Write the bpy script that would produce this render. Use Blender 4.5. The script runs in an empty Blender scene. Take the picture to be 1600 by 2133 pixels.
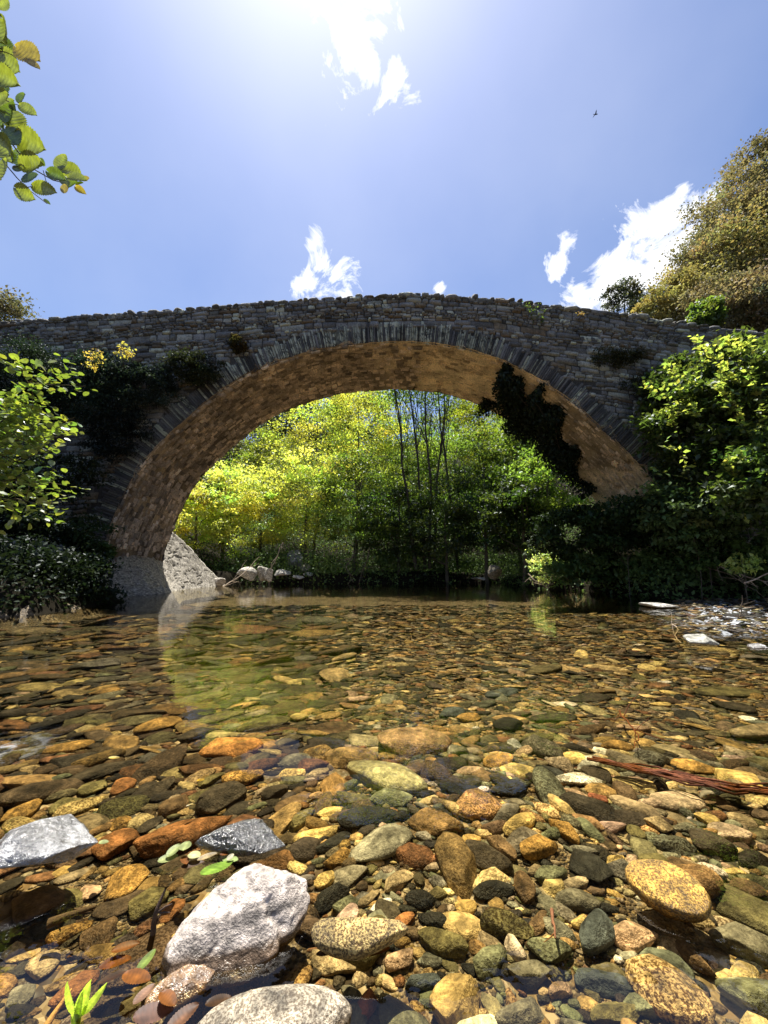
import bpy, bmesh, math, random
import numpy as np
from mathutils import Vector

random.seed(7)
RNG = np.random.default_rng(7)
SC = bpy.context.scene
COL = SC.collection
H = 0.7                      # eye height over the water
PITCH = math.atan((1185 - 1066.5) / 800)

# ------------------------------------------------------------------ helpers
def at(px, py, Y=None, z=None):
    u = (1066.5 - py) / 800; x = (px - 800) / 800
    d = np.array([x, math.cos(PITCH) - math.sin(PITCH) * u, math.sin(PITCH) + math.cos(PITCH) * u])
    t = Y / d[1] if Y is not None else (z - H) / d[2]
    return np.array([0, 0, H]) + d * t

def project(P):
    P = np.atleast_2d(P) - np.array([0, 0, H])
    f = P[:, 1] * math.cos(PITCH) + P[:, 2] * math.sin(PITCH)
    u = -P[:, 1] * math.sin(PITCH) + P[:, 2] * math.cos(PITCH)
    f = np.maximum(f, 1e-3)
    return 800 + 800 * P[:, 0] / f, 1066.5 - 800 * u / f, f

def _hash(i, j, k, s):
    with np.errstate(over='ignore'):
        n = (i * 374761393 + j * 668265263 + k * 2147483647 + s * 1274126177).astype(np.int64)
        n = (n ^ (n >> 13)) * 1274126177
        n = n ^ (n >> 16)
    return (n & 0xffff) / 65535.0

def vnoise(P, scale=1.0, seed=0, octaves=3):
    """value noise, about -1..1"""
    P = np.asarray(P, float) * scale
    out = np.zeros(len(P)); amp = 1.0; tot = 0
    for o in range(octaves):
        q = P * (2 ** o) + 17.3 * o
        i = np.floor(q).astype(np.int64); f = q - i
        f = f * f * (3 - 2 * f)
        acc = 0
        for dx in (0, 1):
            for dy in (0, 1):
                for dz in (0, 1):
                    w = (f[:, 0] if dx else 1 - f[:, 0]) * (f[:, 1] if dy else 1 - f[:, 1]) * (f[:, 2] if dz else 1 - f[:, 2])
                    acc = acc + w * _hash(i[:, 0] + dx, i[:, 1] + dy, i[:, 2] + dz, seed + o)
        out += amp * (acc * 2 - 1); tot += amp; amp *= 0.5
    return out / tot

def mk(name, V, F, mat=None, col=None, spk=None, parent=None, smooth=False, loc=None):
    """one mesh object; F an (n,k) array or a list of such arrays"""
    V = np.asarray(V, np.float32)
    if loc is not None: V = V - np.asarray(loc, np.float32)
    Fs = F if isinstance(F, list) else [F]
    Fs = [np.asarray(f, np.int32) for f in Fs if len(f)]
    me = bpy.data.meshes.new(name)
    me.vertices.add(len(V)); me.vertices.foreach_set('co', V.ravel())
    idx = np.concatenate([f.ravel() for f in Fs])
    tot = np.concatenate([np.full(len(f), f.shape[1], np.int32) for f in Fs])
    start = np.concatenate([[0], np.cumsum(tot)[:-1]]).astype(np.int32)
    me.loops.add(len(idx)); me.loops.foreach_set('vertex_index', idx)
    me.polygons.add(len(tot)); me.polygons.foreach_set('loop_start', start)
    me.update(calc_edges=True); me.validate()
    if smooth: me.polygons.foreach_set('use_smooth', np.ones(len(me.polygons), bool))
    if col is not None:
        a = me.color_attributes.new('Col', 'FLOAT_COLOR', 'POINT')
        c = np.ones((len(V), 4), np.float32); c[:, :3] = col
        a.data.foreach_set('color', c.ravel())
    if spk is not None:
        a = me.attributes.new('spk', 'FLOAT', 'POINT')
        a.data.foreach_set('value', np.broadcast_to(np.asarray(spk, np.float32), (len(V),)).copy())
    if mat: me.materials.append(mat)
    o = bpy.data.objects.new(name, me); COL.objects.link(o)
    if loc is not None: o.location = loc
    if parent is not None:
        o.parent = parent
        o.location = Vector(loc if loc is not None else (0, 0, 0)) - parent.location
    return o

def tag(o, label=None, cat=None, group=None, kind=None):
    if label: o['label'] = label
    if cat: o['category'] = cat
    if group: o['group'] = group
    if kind: o['kind'] = kind
    return o

def empty(name, loc, label, cat, group=None):
    o = bpy.data.objects.new(name, None); COL.objects.link(o)
    o.location = loc; o.empty_display_size = .1
    return tag(o, label, cat, group)

class Acc:
    """collects pieces into one mesh"""
    def __init__(s): s.V = []; s.F = {}; s.C = []; s.S = []; s.n = 0
    def add(s, V, F, c=(.5, .5, .5), sp=0.0):
        V = np.asarray(V, float)
        for f in (F if isinstance(F, list) else [F]):
            f = np.asarray(f)
            if len(f): s.F.setdefault(f.shape[1], []).append(f + s.n)
        s.V.append(V); s.C.append(np.broadcast_to(np.asarray(c, float), (len(V), 3)))
        s.S.append(np.broadcast_to(np.asarray(sp, float), (len(V),))); s.n += len(V)
    def build(s, name, mat, **k):
        if not s.V: return None
        return mk(name, np.concatenate(s.V), [np.concatenate(f) for f in s.F.values()], mat,
                  np.concatenate(s.C), np.concatenate(s.S), **k)

def tube(P, R, n=6):
    P = np.asarray(P, float); R = np.broadcast_to(np.asarray(R, float), (len(P),))
    T = np.gradient(P, axis=0); T /= np.linalg.norm(T, axis=1)[:, None] + 1e-9
    up = np.array([0.3, .2, 1.0]) if abs(T[0][2]) < .9 else np.array([1.0, .1, 0])
    A = np.cross(T, up); A /= np.linalg.norm(A, axis=1)[:, None] + 1e-9
    B = np.cross(T, A)
    a = np.arange(n) * 2 * math.pi / n
    V = (P[:, None] + R[:, None, None] * (A[:, None] * np.cos(a)[None, :, None] + B[:, None] * np.sin(a)[None, :, None])).reshape(-1, 3)
    F = []
    for i in range(len(P) - 1):
        for j in range(n):
            F.append((i * n + j, i * n + (j + 1) % n, (i + 1) * n + (j + 1) % n, (i + 1) * n + j))
    return V, np.array(F)

def wander(a, b, n, amp, seed):
    t = np.linspace(0, 1, n)[:, None]
    P = np.asarray(a, float) * (1 - t) + np.asarray(b, float) * t
    L = np.linalg.norm(np.asarray(b, float) - np.asarray(a, float))
    off = np.stack([vnoise(np.c_[t * 3, t * 0 + seed, t * 0 + k * 5.1], 1, seed + k) for k in range(3)], 1)
    return P + off * amp * L * np.sin(np.pi * np.clip(t * .95 + .02, 0, 1))

# ------------------------------------------------------------------ materials
def new_mat(name):
    m = bpy.data.materials.new(name); m.use_nodes = True
    nt = m.node_tree; nt.nodes.clear()
    return m, nt.nodes, nt.links

def N(ns, t, **k):
    n = ns.new(t)
    for a, b in k.items():
        if a.startswith('_'): n.inputs[a[1:].replace('_', ' ')].default_value = b
        else: setattr(n, a, b)
    return n

def mixc(ns, ls, fac, a, b, mode='MIX'):
    n = ns.new('ShaderNodeMix'); n.data_type = 'RGBA'; n.blend_type = mode
    for s, v in ((0, fac), (6, a), (7, b)):
        if hasattr(v, 'is_linked'): ls.new(v, n.inputs[s])
        else: n.inputs[s].default_value = v if s == 0 else (*v[:3], 1)
    return n.outputs[2]

def ramp(ns, ls, src, pts):
    r = ns.new('ShaderNodeValToRGB'); ls.new(src, r.inputs[0])
    e = r.color_ramp.elements
    while len(e) < len(pts): e.new(.5)
    for x, (p, c) in zip(e, pts):
        x.position = p; x.color = (*c, 1) if isinstance(c, tuple) else (c, c, c, 1)
    return r.outputs[0]

def stone_mat(name, rough=.5, spec=.5, fine=190, bump=.25, coat=0, sparkle=0.0):
    m, ns, ls = new_mat(name)
    geo = N(ns, 'ShaderNodeNewGeometry'); P = geo.outputs['Position']
    at_ = N(ns, 'ShaderNodeAttribute', attribute_name='Col'); sp = N(ns, 'ShaderNodeAttribute', attribute_name='spk')
    n1 = N(ns, 'ShaderNodeTexNoise', _Scale=14.0, _Detail=6.0, _Roughness=.65); ls.new(P, n1.inputs['Vector'])
    n2 = N(ns, 'ShaderNodeTexNoise', _Scale=float(fine), _Detail=3.0, _Roughness=.6); ls.new(P, n2.inputs['Vector'])
    n3 = N(ns, 'ShaderNodeTexNoise', _Scale=55.0, _Detail=5.0, _Roughness=.7, _Distortion=.6); ls.new(P, n3.inputs['Vector'])
    f1 = ramp(ns, ls, n1.outputs[0], [(.32, .42), (.68, 1.55)])
    c = mixc(ns, ls, 1.0, at_.outputs['Color'], f1, 'MULTIPLY')
    f3 = ramp(ns, ls, n3.outputs[0], [(.36, .5), (.64, 1.45)])
    c = mixc(ns, ls, 1.0, c, f3, 'MULTIPLY')
    mpz = N(ns, 'ShaderNodeMapping'); mpz.inputs['Scale'].default_value = (6, 6, 34); mpz.inputs['Rotation'].default_value = (.5, .35, .4); ls.new(P, mpz.inputs[0])
    n4 = N(ns, 'ShaderNodeTexNoise', _Scale=1.6, _Detail=4.0, _Roughness=.6, _Distortion=.8); ls.new(mpz.outputs[0], n4.inputs['Vector'])
    c = mixc(ns, ls, 1.0, c, ramp(ns, ls, n4.outputs[0], [(.38, .62), (.5, 1.0), (.62, 1.5)]), 'MULTIPLY')
    dark = ramp(ns, ls, n2.outputs[0], [(.44, 1.0), (.54, 0.0)])
    mm = N(ns, 'ShaderNodeMath', operation='MULTIPLY'); ls.new(dark, mm.inputs[0]); ls.new(sp.outputs['Fac'], mm.inputs[1])
    c = mixc(ns, ls, mm.outputs[0], c, mixc(ns, ls, 1.0, c, (.22, .17, .12), 'MULTIPLY'))
    b = N(ns, 'ShaderNodeBsdfPrincipled'); ls.new(c, b.inputs['Base Color'])
    b.inputs['Roughness'].default_value = rough; b.inputs['Specular IOR Level'].default_value = spec
    b.inputs['Coat Weight'].default_value = coat; b.inputs['Coat Roughness'].default_value = .12
    hb = N(ns, 'ShaderNodeMath', operation='ADD'); ls.new(n3.outputs[0], hb.inputs[0]); ls.new(n2.outputs[0], hb.inputs[1])
    bp = N(ns, 'ShaderNodeBump', _Strength=bump, _Distance=.012); ls.new(hb.outputs[0], bp.inputs['Height'])
    ls.new(bp.outputs[0], b.inputs['Normal'])
    if coat: ls.new(bp.outputs[0], b.inputs['Coat Normal'])
    o = N(ns, 'ShaderNodeOutputMaterial'); ls.new(b.outputs[0], o.inputs[0])
    return m

def add_wet(m):
    ns, ls = m.node_tree.nodes, m.node_tree.links
    b = next(n for n in ns if n.type == 'BSDF_PRINCIPLED')
    g = N(ns, 'ShaderNodeNewGeometry'); sx = N(ns, 'ShaderNodeSeparateXYZ'); ls.new(g.outputs['Position'], sx.inputs[0])
    n = N(ns, 'ShaderNodeTexNoise', _Scale=20.0, _Detail=4.0); ls.new(g.outputs['Position'], n.inputs['Vector'])
    a = N(ns, 'ShaderNodeMath', operation='MULTIPLY_ADD'); ls.new(n.outputs[0], a.inputs[0]); a.inputs[1].default_value = -.03; ls.new(sx.outputs[2], a.inputs[2])
    f = ramp(ns, ls, a.outputs[0], [(.0, 0.0), (.012, 1.0)])
    c0 = b.inputs['Base Color'].links[0].from_socket
    ls.new(mixc(ns, ls, f, mixc(ns, ls, 1.0, c0, (.30, .24, .18), 'MULTIPLY'), c0), b.inputs['Base Color'])
    r = N(ns, 'ShaderNodeMath', operation='MULTIPLY_ADD'); ls.new(f, r.inputs[0]); r.inputs[1].default_value = .4; r.inputs[2].default_value = .22; ls.new(r.outputs[0], b.inputs['Roughness'])
    return m

M_STONE = stone_mat('river_stone_wet', .5, .12, bump=.6)
M_GRANITE = add_wet(stone_mat('pale_granite', .6, .4, fine=260, bump=.5))
M_SHINY = stone_mat('wet_glossy_rock', .36, 1.0, fine=80, bump=.75, coat=1.0)
M_ROCK = stone_mat('bank_rock', .85, .05, fine=40, bump=.35)

def masonry_mat():
    m, ns, ls = new_mat('masonry')
    P = N(ns, 'ShaderNodeNewGeometry').outputs['Position']
    at_ = N(ns, 'ShaderNodeAttribute', attribute_name='Col'); sp = N(ns, 'ShaderNodeAttribute', attribute_name='spk')
    n1 = N(ns, 'ShaderNodeTexNoise', _Scale=1.6, _Detail=5.0, _Roughness=.6); ls.new(P, n1.inputs['Vector'])
    n2 = N(ns, 'ShaderNodeTexNoise', _Scale=26.0, _Detail=6.0, _Roughness=.7); ls.new(P, n2.inputs['Vector'])
    n3 = N(ns, 'ShaderNodeTexNoise', _Scale=7.0, _Detail=4.0, _Roughness=.6, _Distortion=.8); ls.new(P, n3.inputs['Vector'])
    c = mixc(ns, ls, 1.0, at_.outputs['Color'], ramp(ns, ls, n2.outputs[0], [(.3, .5), (.7, 1.5)]), 'MULTIPLY')
    c = mixc(ns, ls, 1.0, c, ramp(ns, ls, n1.outputs[0], [(.35, .6), (.65, 1.3)]), 'MULTIPLY')
    lich = ramp(ns, ls, n3.outputs[0], [(.46, 0.0), (.51, 1.0)])
    mm = N(ns, 'ShaderNodeMath', operation='MULTIPLY'); ls.new(lich, mm.inputs[0]); ls.new(sp.outputs['Fac'], mm.inputs[1])
    c = mixc(ns, ls, mm.outputs[0], c, (.50, .52, .40))
    b = N(ns, 'ShaderNodeBsdfPrincipled', _Roughness=.85); ls.new(c, b.inputs['Base Color'])
    bp = N(ns, 'ShaderNodeBump', _Strength=.9, _Distance=.03); ls.new(n2.outputs[0], bp.inputs['Height'])
    ls.new(bp.outputs[0], b.inputs['Normal'])
    o = N(ns, 'ShaderNodeOutputMaterial'); ls.new(b.outputs[0], o.inputs[0])
    return m
M_MASON = masonry_mat()

def leaf_mat(name='leaf', trans=.55, gloss=.03, grough=.45, veins=False, tint=(1.9, 1.75, .7)):
    m, ns, ls = new_mat(name)
    at_ = N(ns, 'ShaderNodeAttribute', attribute_name='Col')
    P = N(ns, 'ShaderNodeNewGeometry').outputs['Position']
    n = N(ns, 'ShaderNodeTexNoise', _Scale=30.0 if not veins else 60.0, _Detail=2.0); ls.new(P, n.inputs['Vector'])
    c = mixc(ns, ls, 1.0, at_.outputs['Color'], ramp(ns, ls, n.outputs[0], [(.3, .7), (.7, 1.25)]), 'MULTIPLY')
    d = N(ns, 'ShaderNodeBsdfDiffuse'); ls.new(c, d.inputs[0])
    t = N(ns, 'ShaderNodeBsdfTranslucent')
    tc = mixc(ns, ls, 1.0, c, tint, 'MULTIPLY'); ls.new(tc, t.inputs[0])
    mx = N(ns, 'ShaderNodeMixShader', _Fac=trans); ls.new(d.outputs[0], mx.inputs[1]); ls.new(t.outputs[0], mx.inputs[2])
    g = N(ns, 'ShaderNodeBsdfGlossy', _Roughness=grough); g.inputs[0].default_value = (.9, .95, 1, 1)
    m2 = N(ns, 'ShaderNodeMixShader', _Fac=gloss); ls.new(mx.outputs[0], m2.inputs[1]); ls.new(g.outputs[0], m2.inputs[2])
    o = N(ns, 'ShaderNodeOutputMaterial'); ls.new(m2.outputs[0], o.inputs[0])
    return m
M_LEAF = leaf_mat(tint=(1.75, 1.75, .7))
M_DARKLEAF = leaf_mat('leathery_leaf', .30, .014, .45, tint=(1.25, 1.3, .8))
M_NEARLEAF = leaf_mat('near_leaf', .45, .09, .38, True, tint=(1.7, 1.75, .7))

M_LITTER = leaf_mat('dead_leaf', .25, .015, .5, True, tint=(1.4, 1.3, .8))

def simple_mat(name, scale=20, rough=.8, lo=.6, hi=1.4, spec=.4):
    m, ns, ls = new_mat(name)
    at_ = N(ns, 'ShaderNodeAttribute', attribute_name='Col')
    P = N(ns, 'ShaderNodeNewGeometry').outputs['Position']
    n = N(ns, 'ShaderNodeTexNoise', _Scale=float(scale), _Detail=6.0, _Roughness=.65); ls.new(P, n.inputs['Vector'])
    c = mixc(ns, ls, 1.0, at_.outputs['Color'], ramp(ns, ls, n.outputs[0], [(.3, lo), (.7, hi)]), 'MULTIPLY')
    b = N(ns, 'ShaderNodeBsdfPrincipled', _Roughness=rough); ls.new(c, b.inputs['Base Color'])
    b.inputs['Specular IOR Level'].default_value = spec
    bp = N(ns, 'ShaderNodeBump', _Strength=.6, _Distance=.02); ls.new(n.outputs[0], bp.inputs['Height']); ls.new(bp.outputs[0], b.inputs['Normal'])
    o = N(ns, 'ShaderNodeOutputMaterial'); ls.new(b.outputs[0], o.inputs[0])
    return m
M_BARK = simple_mat('bark', 25, spec=.1)
M_SOIL = simple_mat('leafy_soil', 6, spec=.02)

def bed_mat():
    m, ns, ls = new_mat('river_bed_gravel')
    P = N(ns, 'ShaderNodeNewGeometry').outputs['Position']
    def vor(scale):
        v = N(ns, 'ShaderNodeTexVoronoi', _Scale=scale, _Randomness=1.0); ls.new(P, v.inputs['Vector']); return v
    pal = [(0.0, (.02, .018, .013)), (.25, (.07, .045, .022)), (.45, (.15, .095, .038)), (.6, (.05, .04, .026)), (.78, (.2, .14, .06)), (1.0, (.30, .24, .16))]
    v1 = vor(30.0); v2 = vor(120.0)
    s1 = N(ns, 'ShaderNodeSeparateColor'); ls.new(v1.outputs['Color'], s1.inputs[0])
    s2 = N(ns, 'ShaderNodeSeparateColor'); ls.new(v2.outputs['Color'], s2.inputs[0])
    c1 = ramp(ns, ls, s1.outputs[0], pal); c2 = ramp(ns, ls, s2.outputs[0], pal)
    n = N(ns, 'ShaderNodeTexNoise', _Scale=3.0, _Detail=4.0); ls.new(P, n.inputs['Vector'])
    c = mixc(ns, ls, ramp(ns, ls, n.outputs[0], [(.45, 0.0), (.55, 1.0)]), c1, c2)
    cell_h = mixc(ns, ls, ramp(ns, ls, n.outputs[0], [(.45, 0.0), (.55, 1.0)]), ramp(ns, ls, v1.outputs['Distance'], [(.0, 1.0), (.7, 0.0)]), ramp(ns, ls, v2.outputs['Distance'], [(.0, 1.0), (.7, 0.0)]))  # bump height of the gravel cells, highest at each centre
    b = N(ns, 'ShaderNodeBsdfPrincipled', _Roughness=.6); ls.new(c, b.inputs['Base Color'])
    bp = N(ns, 'ShaderNodeBump', _Strength=1.0, _Distance=.02); ls.new(cell_h, bp.inputs['Height']); ls.new(bp.outputs[0], b.inputs['Normal'])
    o = N(ns, 'ShaderNodeOutputMaterial'); ls.new(b.outputs[0], o.inputs[0])
    return m
M_BED = bed_mat()

def water_mat():
    m, ns, ls = new_mat('clear_water')
    P = N(ns, 'ShaderNodeNewGeometry').outputs['Position']
    mp = N(ns, 'ShaderNodeMapping'); mp.inputs['Scale'].default_value = (1, 1.0, 1); ls.new(P, mp.inputs[0])
    n1 = N(ns, 'ShaderNodeTexNoise', _Scale=4.0, _Detail=3.0, _Roughness=.5, _Distortion=.3); ls.new(mp.outputs[0], n1.inputs['Vector'])
    n2 = N(ns, 'ShaderNodeTexNoise', _Scale=22.0, _Detail=2.0, _Roughness=.5); ls.new(mp.outputs[0], n2.inputs['Vector'])
    a = N(ns, 'ShaderNodeMath', operation='MULTIPLY_ADD'); ls.new(n2.outputs[0], a.inputs[0]); a.inputs[1].default_value = .16; ls.new(n1.outputs[0], a.inputs[2])
    bp = N(ns, 'ShaderNodeBump', _Strength=.30, _Distance=.012); ls.new(a.outputs[0], bp.inputs['Height'])
    fr = N(ns, 'ShaderNodeFresnel', _IOR=1.45); ls.new(bp.outputs[0], fr.inputs['Normal'])
    t = N(ns, 'ShaderNodeBsdfTransparent'); t.inputs[0].default_value = (.95, .89, .68, 1)
    g = N(ns, 'ShaderNodeBsdfGlossy', _Roughness=.015); ls.new(bp.outputs[0], g.inputs['Normal'])
    mx = N(ns, 'ShaderNodeMixShader'); ls.new(fr.outputs[0], mx.inputs[0]); ls.new(t.outputs[0], mx.inputs[1]); ls.new(g.outputs[0], mx.inputs[2])
    fo = N(ns, 'ShaderNodeAttribute', attribute_name='foam')
    n3 = N(ns, 'ShaderNodeTexNoise', _Scale=9.0, _Detail=8.0, _Roughness=.75, _Distortion=1.2); ls.new(P, n3.inputs['Vector'])
    ad = N(ns, 'ShaderNodeMath', operation='MULTIPLY'); ls.new(fo.outputs['Fac'], ad.inputs[0]); ls.new(ramp(ns, ls, n3.outputs[0], [(.49, 0.0), (.60, 1.0)]), ad.inputs[1])
    wd = N(ns, 'ShaderNodeBsdfPrincipled', _Roughness=.3); wd.inputs['Base Color'].default_value = (.55, .58, .62, 1)
    mf = N(ns, 'ShaderNodeMixShader'); ls.new(ad.outputs[0], mf.inputs[0]); ls.new(mx.outputs[0], mf.inputs[1]); ls.new(wd.outputs[0], mf.inputs[2])
    o = N(ns, 'ShaderNodeOutputMaterial'); ls.new(mf.outputs[0], o.inputs[0])
    return m
M_WATER = water_mat()

# ------------------------------------------------------------------ terrain
def sstep(a, b, x):
    t = np.clip((x - a) / (b - a), 0, 1); return t * t * (3 - 2 * t)

def land_mask(x, y):
    """about 1 on land, 0 in the river"""
    w = .35 * vnoise(np.c_[x, y, 0 * x], .6, 3)
    left = sstep(-6.6, -8.2, x + w)
    left = np.maximum(left, sstep(-6.2, -7.2, x + w) * (y > 17.3))
    left = np.maximum(left, sstep(-5.1, -5.9, x + w) * sstep(5.5, 6.2, y) * sstep(9.2, 8.2, y))
    right = sstep(6.1, 7.2, x + w) * sstep(8.4, 9.4, y + w)
    right = np.maximum(right, sstep(12.5, 15, x + w))
    right = np.maximum(right, sstep(5.2, 6.2, x + w) * sstep(12.5, 13.5, y + w))
    far = sstep(18.2, 20.0, y + 2 * w - .12 * x)
    return np.clip(np.maximum(np.maximum(left, right), far), 0, 1)

def bed_z(x, y):
    z = -.085 - .02 * np.clip(y - 1.2, 0, 3.5) - .02 * sstep(.1, -.5, x)
    z = z - .35 * sstep(7.3, 9.5, y)
    z = z + .03 * np.exp(-(((x - .45) / .9) ** 2 + ((y - 1.35) / .45) ** 2))    # gravel hump on the right of the foreground
    z = z + .10 * np.exp(-(((x - 5.2) / 1.4) ** 2 + ((y - 5.6) / 1.3) ** 2))
    z = z + .02 * vnoise(np.c_[x, y, 0 * x], 1.2, 5)
    return z

def ground_z(x, y):
    x = np.asarray(x, float); y = np.asarray(y, float)
    m = land_mask(x, y)
    rise = .45 + .25 * vnoise(np.c_[x, y, 0 * x], .5, 9)
    hl = 1.0 * np.clip(-x - 8, 0, 60) * .55
    hr = 1.15 * np.clip(x - 12, 0, 60)
    hb = .45 * np.clip(y - 24, 0, 70)
    return bed_z(x, y) * (1 - m) + m * (rise + np.maximum(np.maximum(hl, hr), hb))

def g1(x, y): return float(ground_z(np.array([x]), np.array([y]))[0])

def terrain():
    xs = np.unique(np.r_[np.linspace(-160, -16, 40), np.linspace(-16, 18, 240), np.linspace(18, 160, 40)])
    ys = np.unique(np.r_[np.linspace(-20, 0, 12), np.linspace(0, 26, 220), np.linspace(26, 200, 60)])
    X, Y = np.meshgrid(xs, ys); x = X.ravel(); y = Y.ravel()
    z = ground_z(x, y)
    nx, ny = len(xs), len(ys)
    i = np.arange(ny - 1)[:, None] * nx + np.arange(nx - 1)[None]
    F = np.stack([i, i + 1, i + nx + 1, i + nx], -1).reshape(-1, 4)
    m = land_mask(x, y)
    o = mk('river_bed', np.c_[x, y, z], F, M_BED, smooth=True); tag(o, kind='structure')
    o.data.materials.append(M_SOIL)
    c = np.ones((len(x), 4), np.float32); c[:, :3] = (.014, .012, .008)  # soil near black all over, with the left bank's tree shade put in
    a = o.data.color_attributes.new('Col', 'FLOAT_COLOR', 'POINT'); a.data.foreach_set('color', c.ravel())
    fm = m[F].mean(1); o.data.polygons.foreach_set('material_index', (fm > .3).astype(np.int32))
    o.name = 'ground'
terrain()

# water sheet with a few standing ripples
RIPPLES = [(at(600, 1558, z=0), .18, .125), (at(650, 1600, z=0), .07, .03)]
def water_z(x, y):
    z = np.zeros_like(x)
    for c, r, h in RIPPLES:
        d = np.hypot((x - c[0]) / 1.3, y - c[1]) / r
        z = z + h * np.exp(-d * d * 1.2) * .5
    P = np.c_[x, y, 0 * x]
    rif = sstep(.66, .84, x / np.maximum(y, .5)) * sstep(3.6, 4.8, y) * sstep(10, 8.6, y)
    z = z + rif * (.07 * vnoise(P, 4, 31) + .045 * vnoise(P, 11, 33))
    lef = np.exp(-(((x + 1.55) / .25) ** 2 + ((y - 1.55) / .3) ** 2))
    z = z + lef * .008 * vnoise(P, 26, 35)
    return z
def water():
    xs = np.unique(np.r_[np.linspace(-40, -3, 40), np.linspace(-3, 3, 200), np.linspace(3, 9.0, 260), np.linspace(8.5, 40, 40)])
    ys = np.unique(np.r_[np.linspace(-8, .5, 8), np.linspace(.5, 2.2, 110), np.linspace(2.2, 4, 40), np.linspace(4, 9.5, 170), np.linspace(9.5, 30, 40)])
    X, Y = np.meshgrid(xs, ys); x = X.ravel(); y = Y.ravel()
    nx, ny = len(xs), len(ys)
    i = np.arange(ny - 1)[:, None] * nx + np.arange(nx - 1)[None]
    F = np.stack([i, i + 1, i + nx + 1, i + nx], -1).reshape(-1, 4)
    o = mk('water', np.c_[x, y, water_z(x, y)], F, M_WATER, smooth=True); tag(o, kind='structure')
    uu = x / np.maximum(y, .5)
    foam = .95 * sstep(.70, .86, uu + .05 * vnoise(np.c_[x, y, 0 * x], .9, 61)) * sstep(3.9, 5.0, y) * sstep(9.6, 8.4, y) + .35 * np.exp(-(((x + 1.5) / .12) ** 2 + ((y - 1.62) / .12) ** 2))
    at_ = o.data.attributes.new('foam', 'FLOAT', 'POINT'); at_.data.foreach_set('value', foam.astype(np.float32))
water()

# ------------------------------------------------------------------ stones
def _ico(sub):
    bm = bmesh.new(); bmesh.ops.create_icosphere(bm, subdivisions=sub, radius=1)
    V = np.array([v.co[:] for v in bm.verts]); F = np.array([[v.index for v in f.verts] for f in bm.faces]); bm.free()
    return V, F
ICO = {s: _ico(s) for s in (1, 2, 3, 4, 5, 6)}

def stone_shape(sub, seed, angular=.5, rough=.12):
    V, F = ICO[sub]; V = V.copy()
    r = np.random.default_rng(seed)
    V *= (1 + rough * vnoise(V + seed * 3.7 % 91, 1.1, seed, 3))[:, None]
    for k in range(int(4 + 9 * angular)):
        n = r.normal(size=3); n /= np.linalg.norm(n); d = r.uniform(.42, .85) + .14 * (1 - angular)
        e = np.maximum(0, V @ n - d)
        V -= (e * (.72 + .26 * angular))[:, None] * n
    if sub >= 4:
        V *= (1 + (.02 + .05 * angular) * vnoise(V * (1, 1, 2.2) + seed, 3.2, seed + 5, 5) - .03 * angular * (np.abs(vnoise(V + seed, 1.3, seed + 9, 3)) < .06))[:, None]
    if seed == 22:      # the cleft boulder
        dd = V[:, 0] * .9 + V[:, 1] * .35 - .1 + .12 * vnoise(V, 2.5, 77)
        V *= (1 - .10 * np.exp(-(dd / .07) ** 2) - .05 * np.exp(-((V[:, 1] - V[:, 0] * .6 + .1 + .1 * vnoise(V, 3, 78)) / .05) ** 2) + .035 * vnoise(V, 7, 79, 4))[:, None]
    V /= np.abs(V).max(0)
    return V, F

def rotz(V, a):
    c, s = math.cos(a), math.sin(a)
    return V @ np.array([[c, s, 0], [-s, c, 0], [0, 0, 1]])

PAL = {  # real colours of the stones
    'ochre': (.33, .20, .065), 'yellow': (.50, .37, .15), 'rust': (.21, .095, .038), 'brown': (.115, .075, .042),
    'dark': (.045, .037, .028), 'black': (.020, .020, .018), 'olive': (.13, .115, .052), 'green': (.135, .145, .095),
    'grey': (.17, .16, .125), 'tan': (.30, .235, .145), 'pink': (.36, .25, .18), 'white': (.60, .56, .48), 'red': (.24, .085, .05), 'slate': (.06, .072, .078)}
WORD = {'ochre': 'ochre', 'yellow': 'pale yellow', 'rust': 'rusty orange', 'brown': 'brown', 'dark': 'dark brown', 'black': 'black',
        'olive': 'olive', 'green': 'grey green', 'grey': 'grey', 'tan': 'tan', 'pink': 'pinkish', 'white': 'whitish', 'red': 'brick red', 'slate': 'slate blue'}

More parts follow.
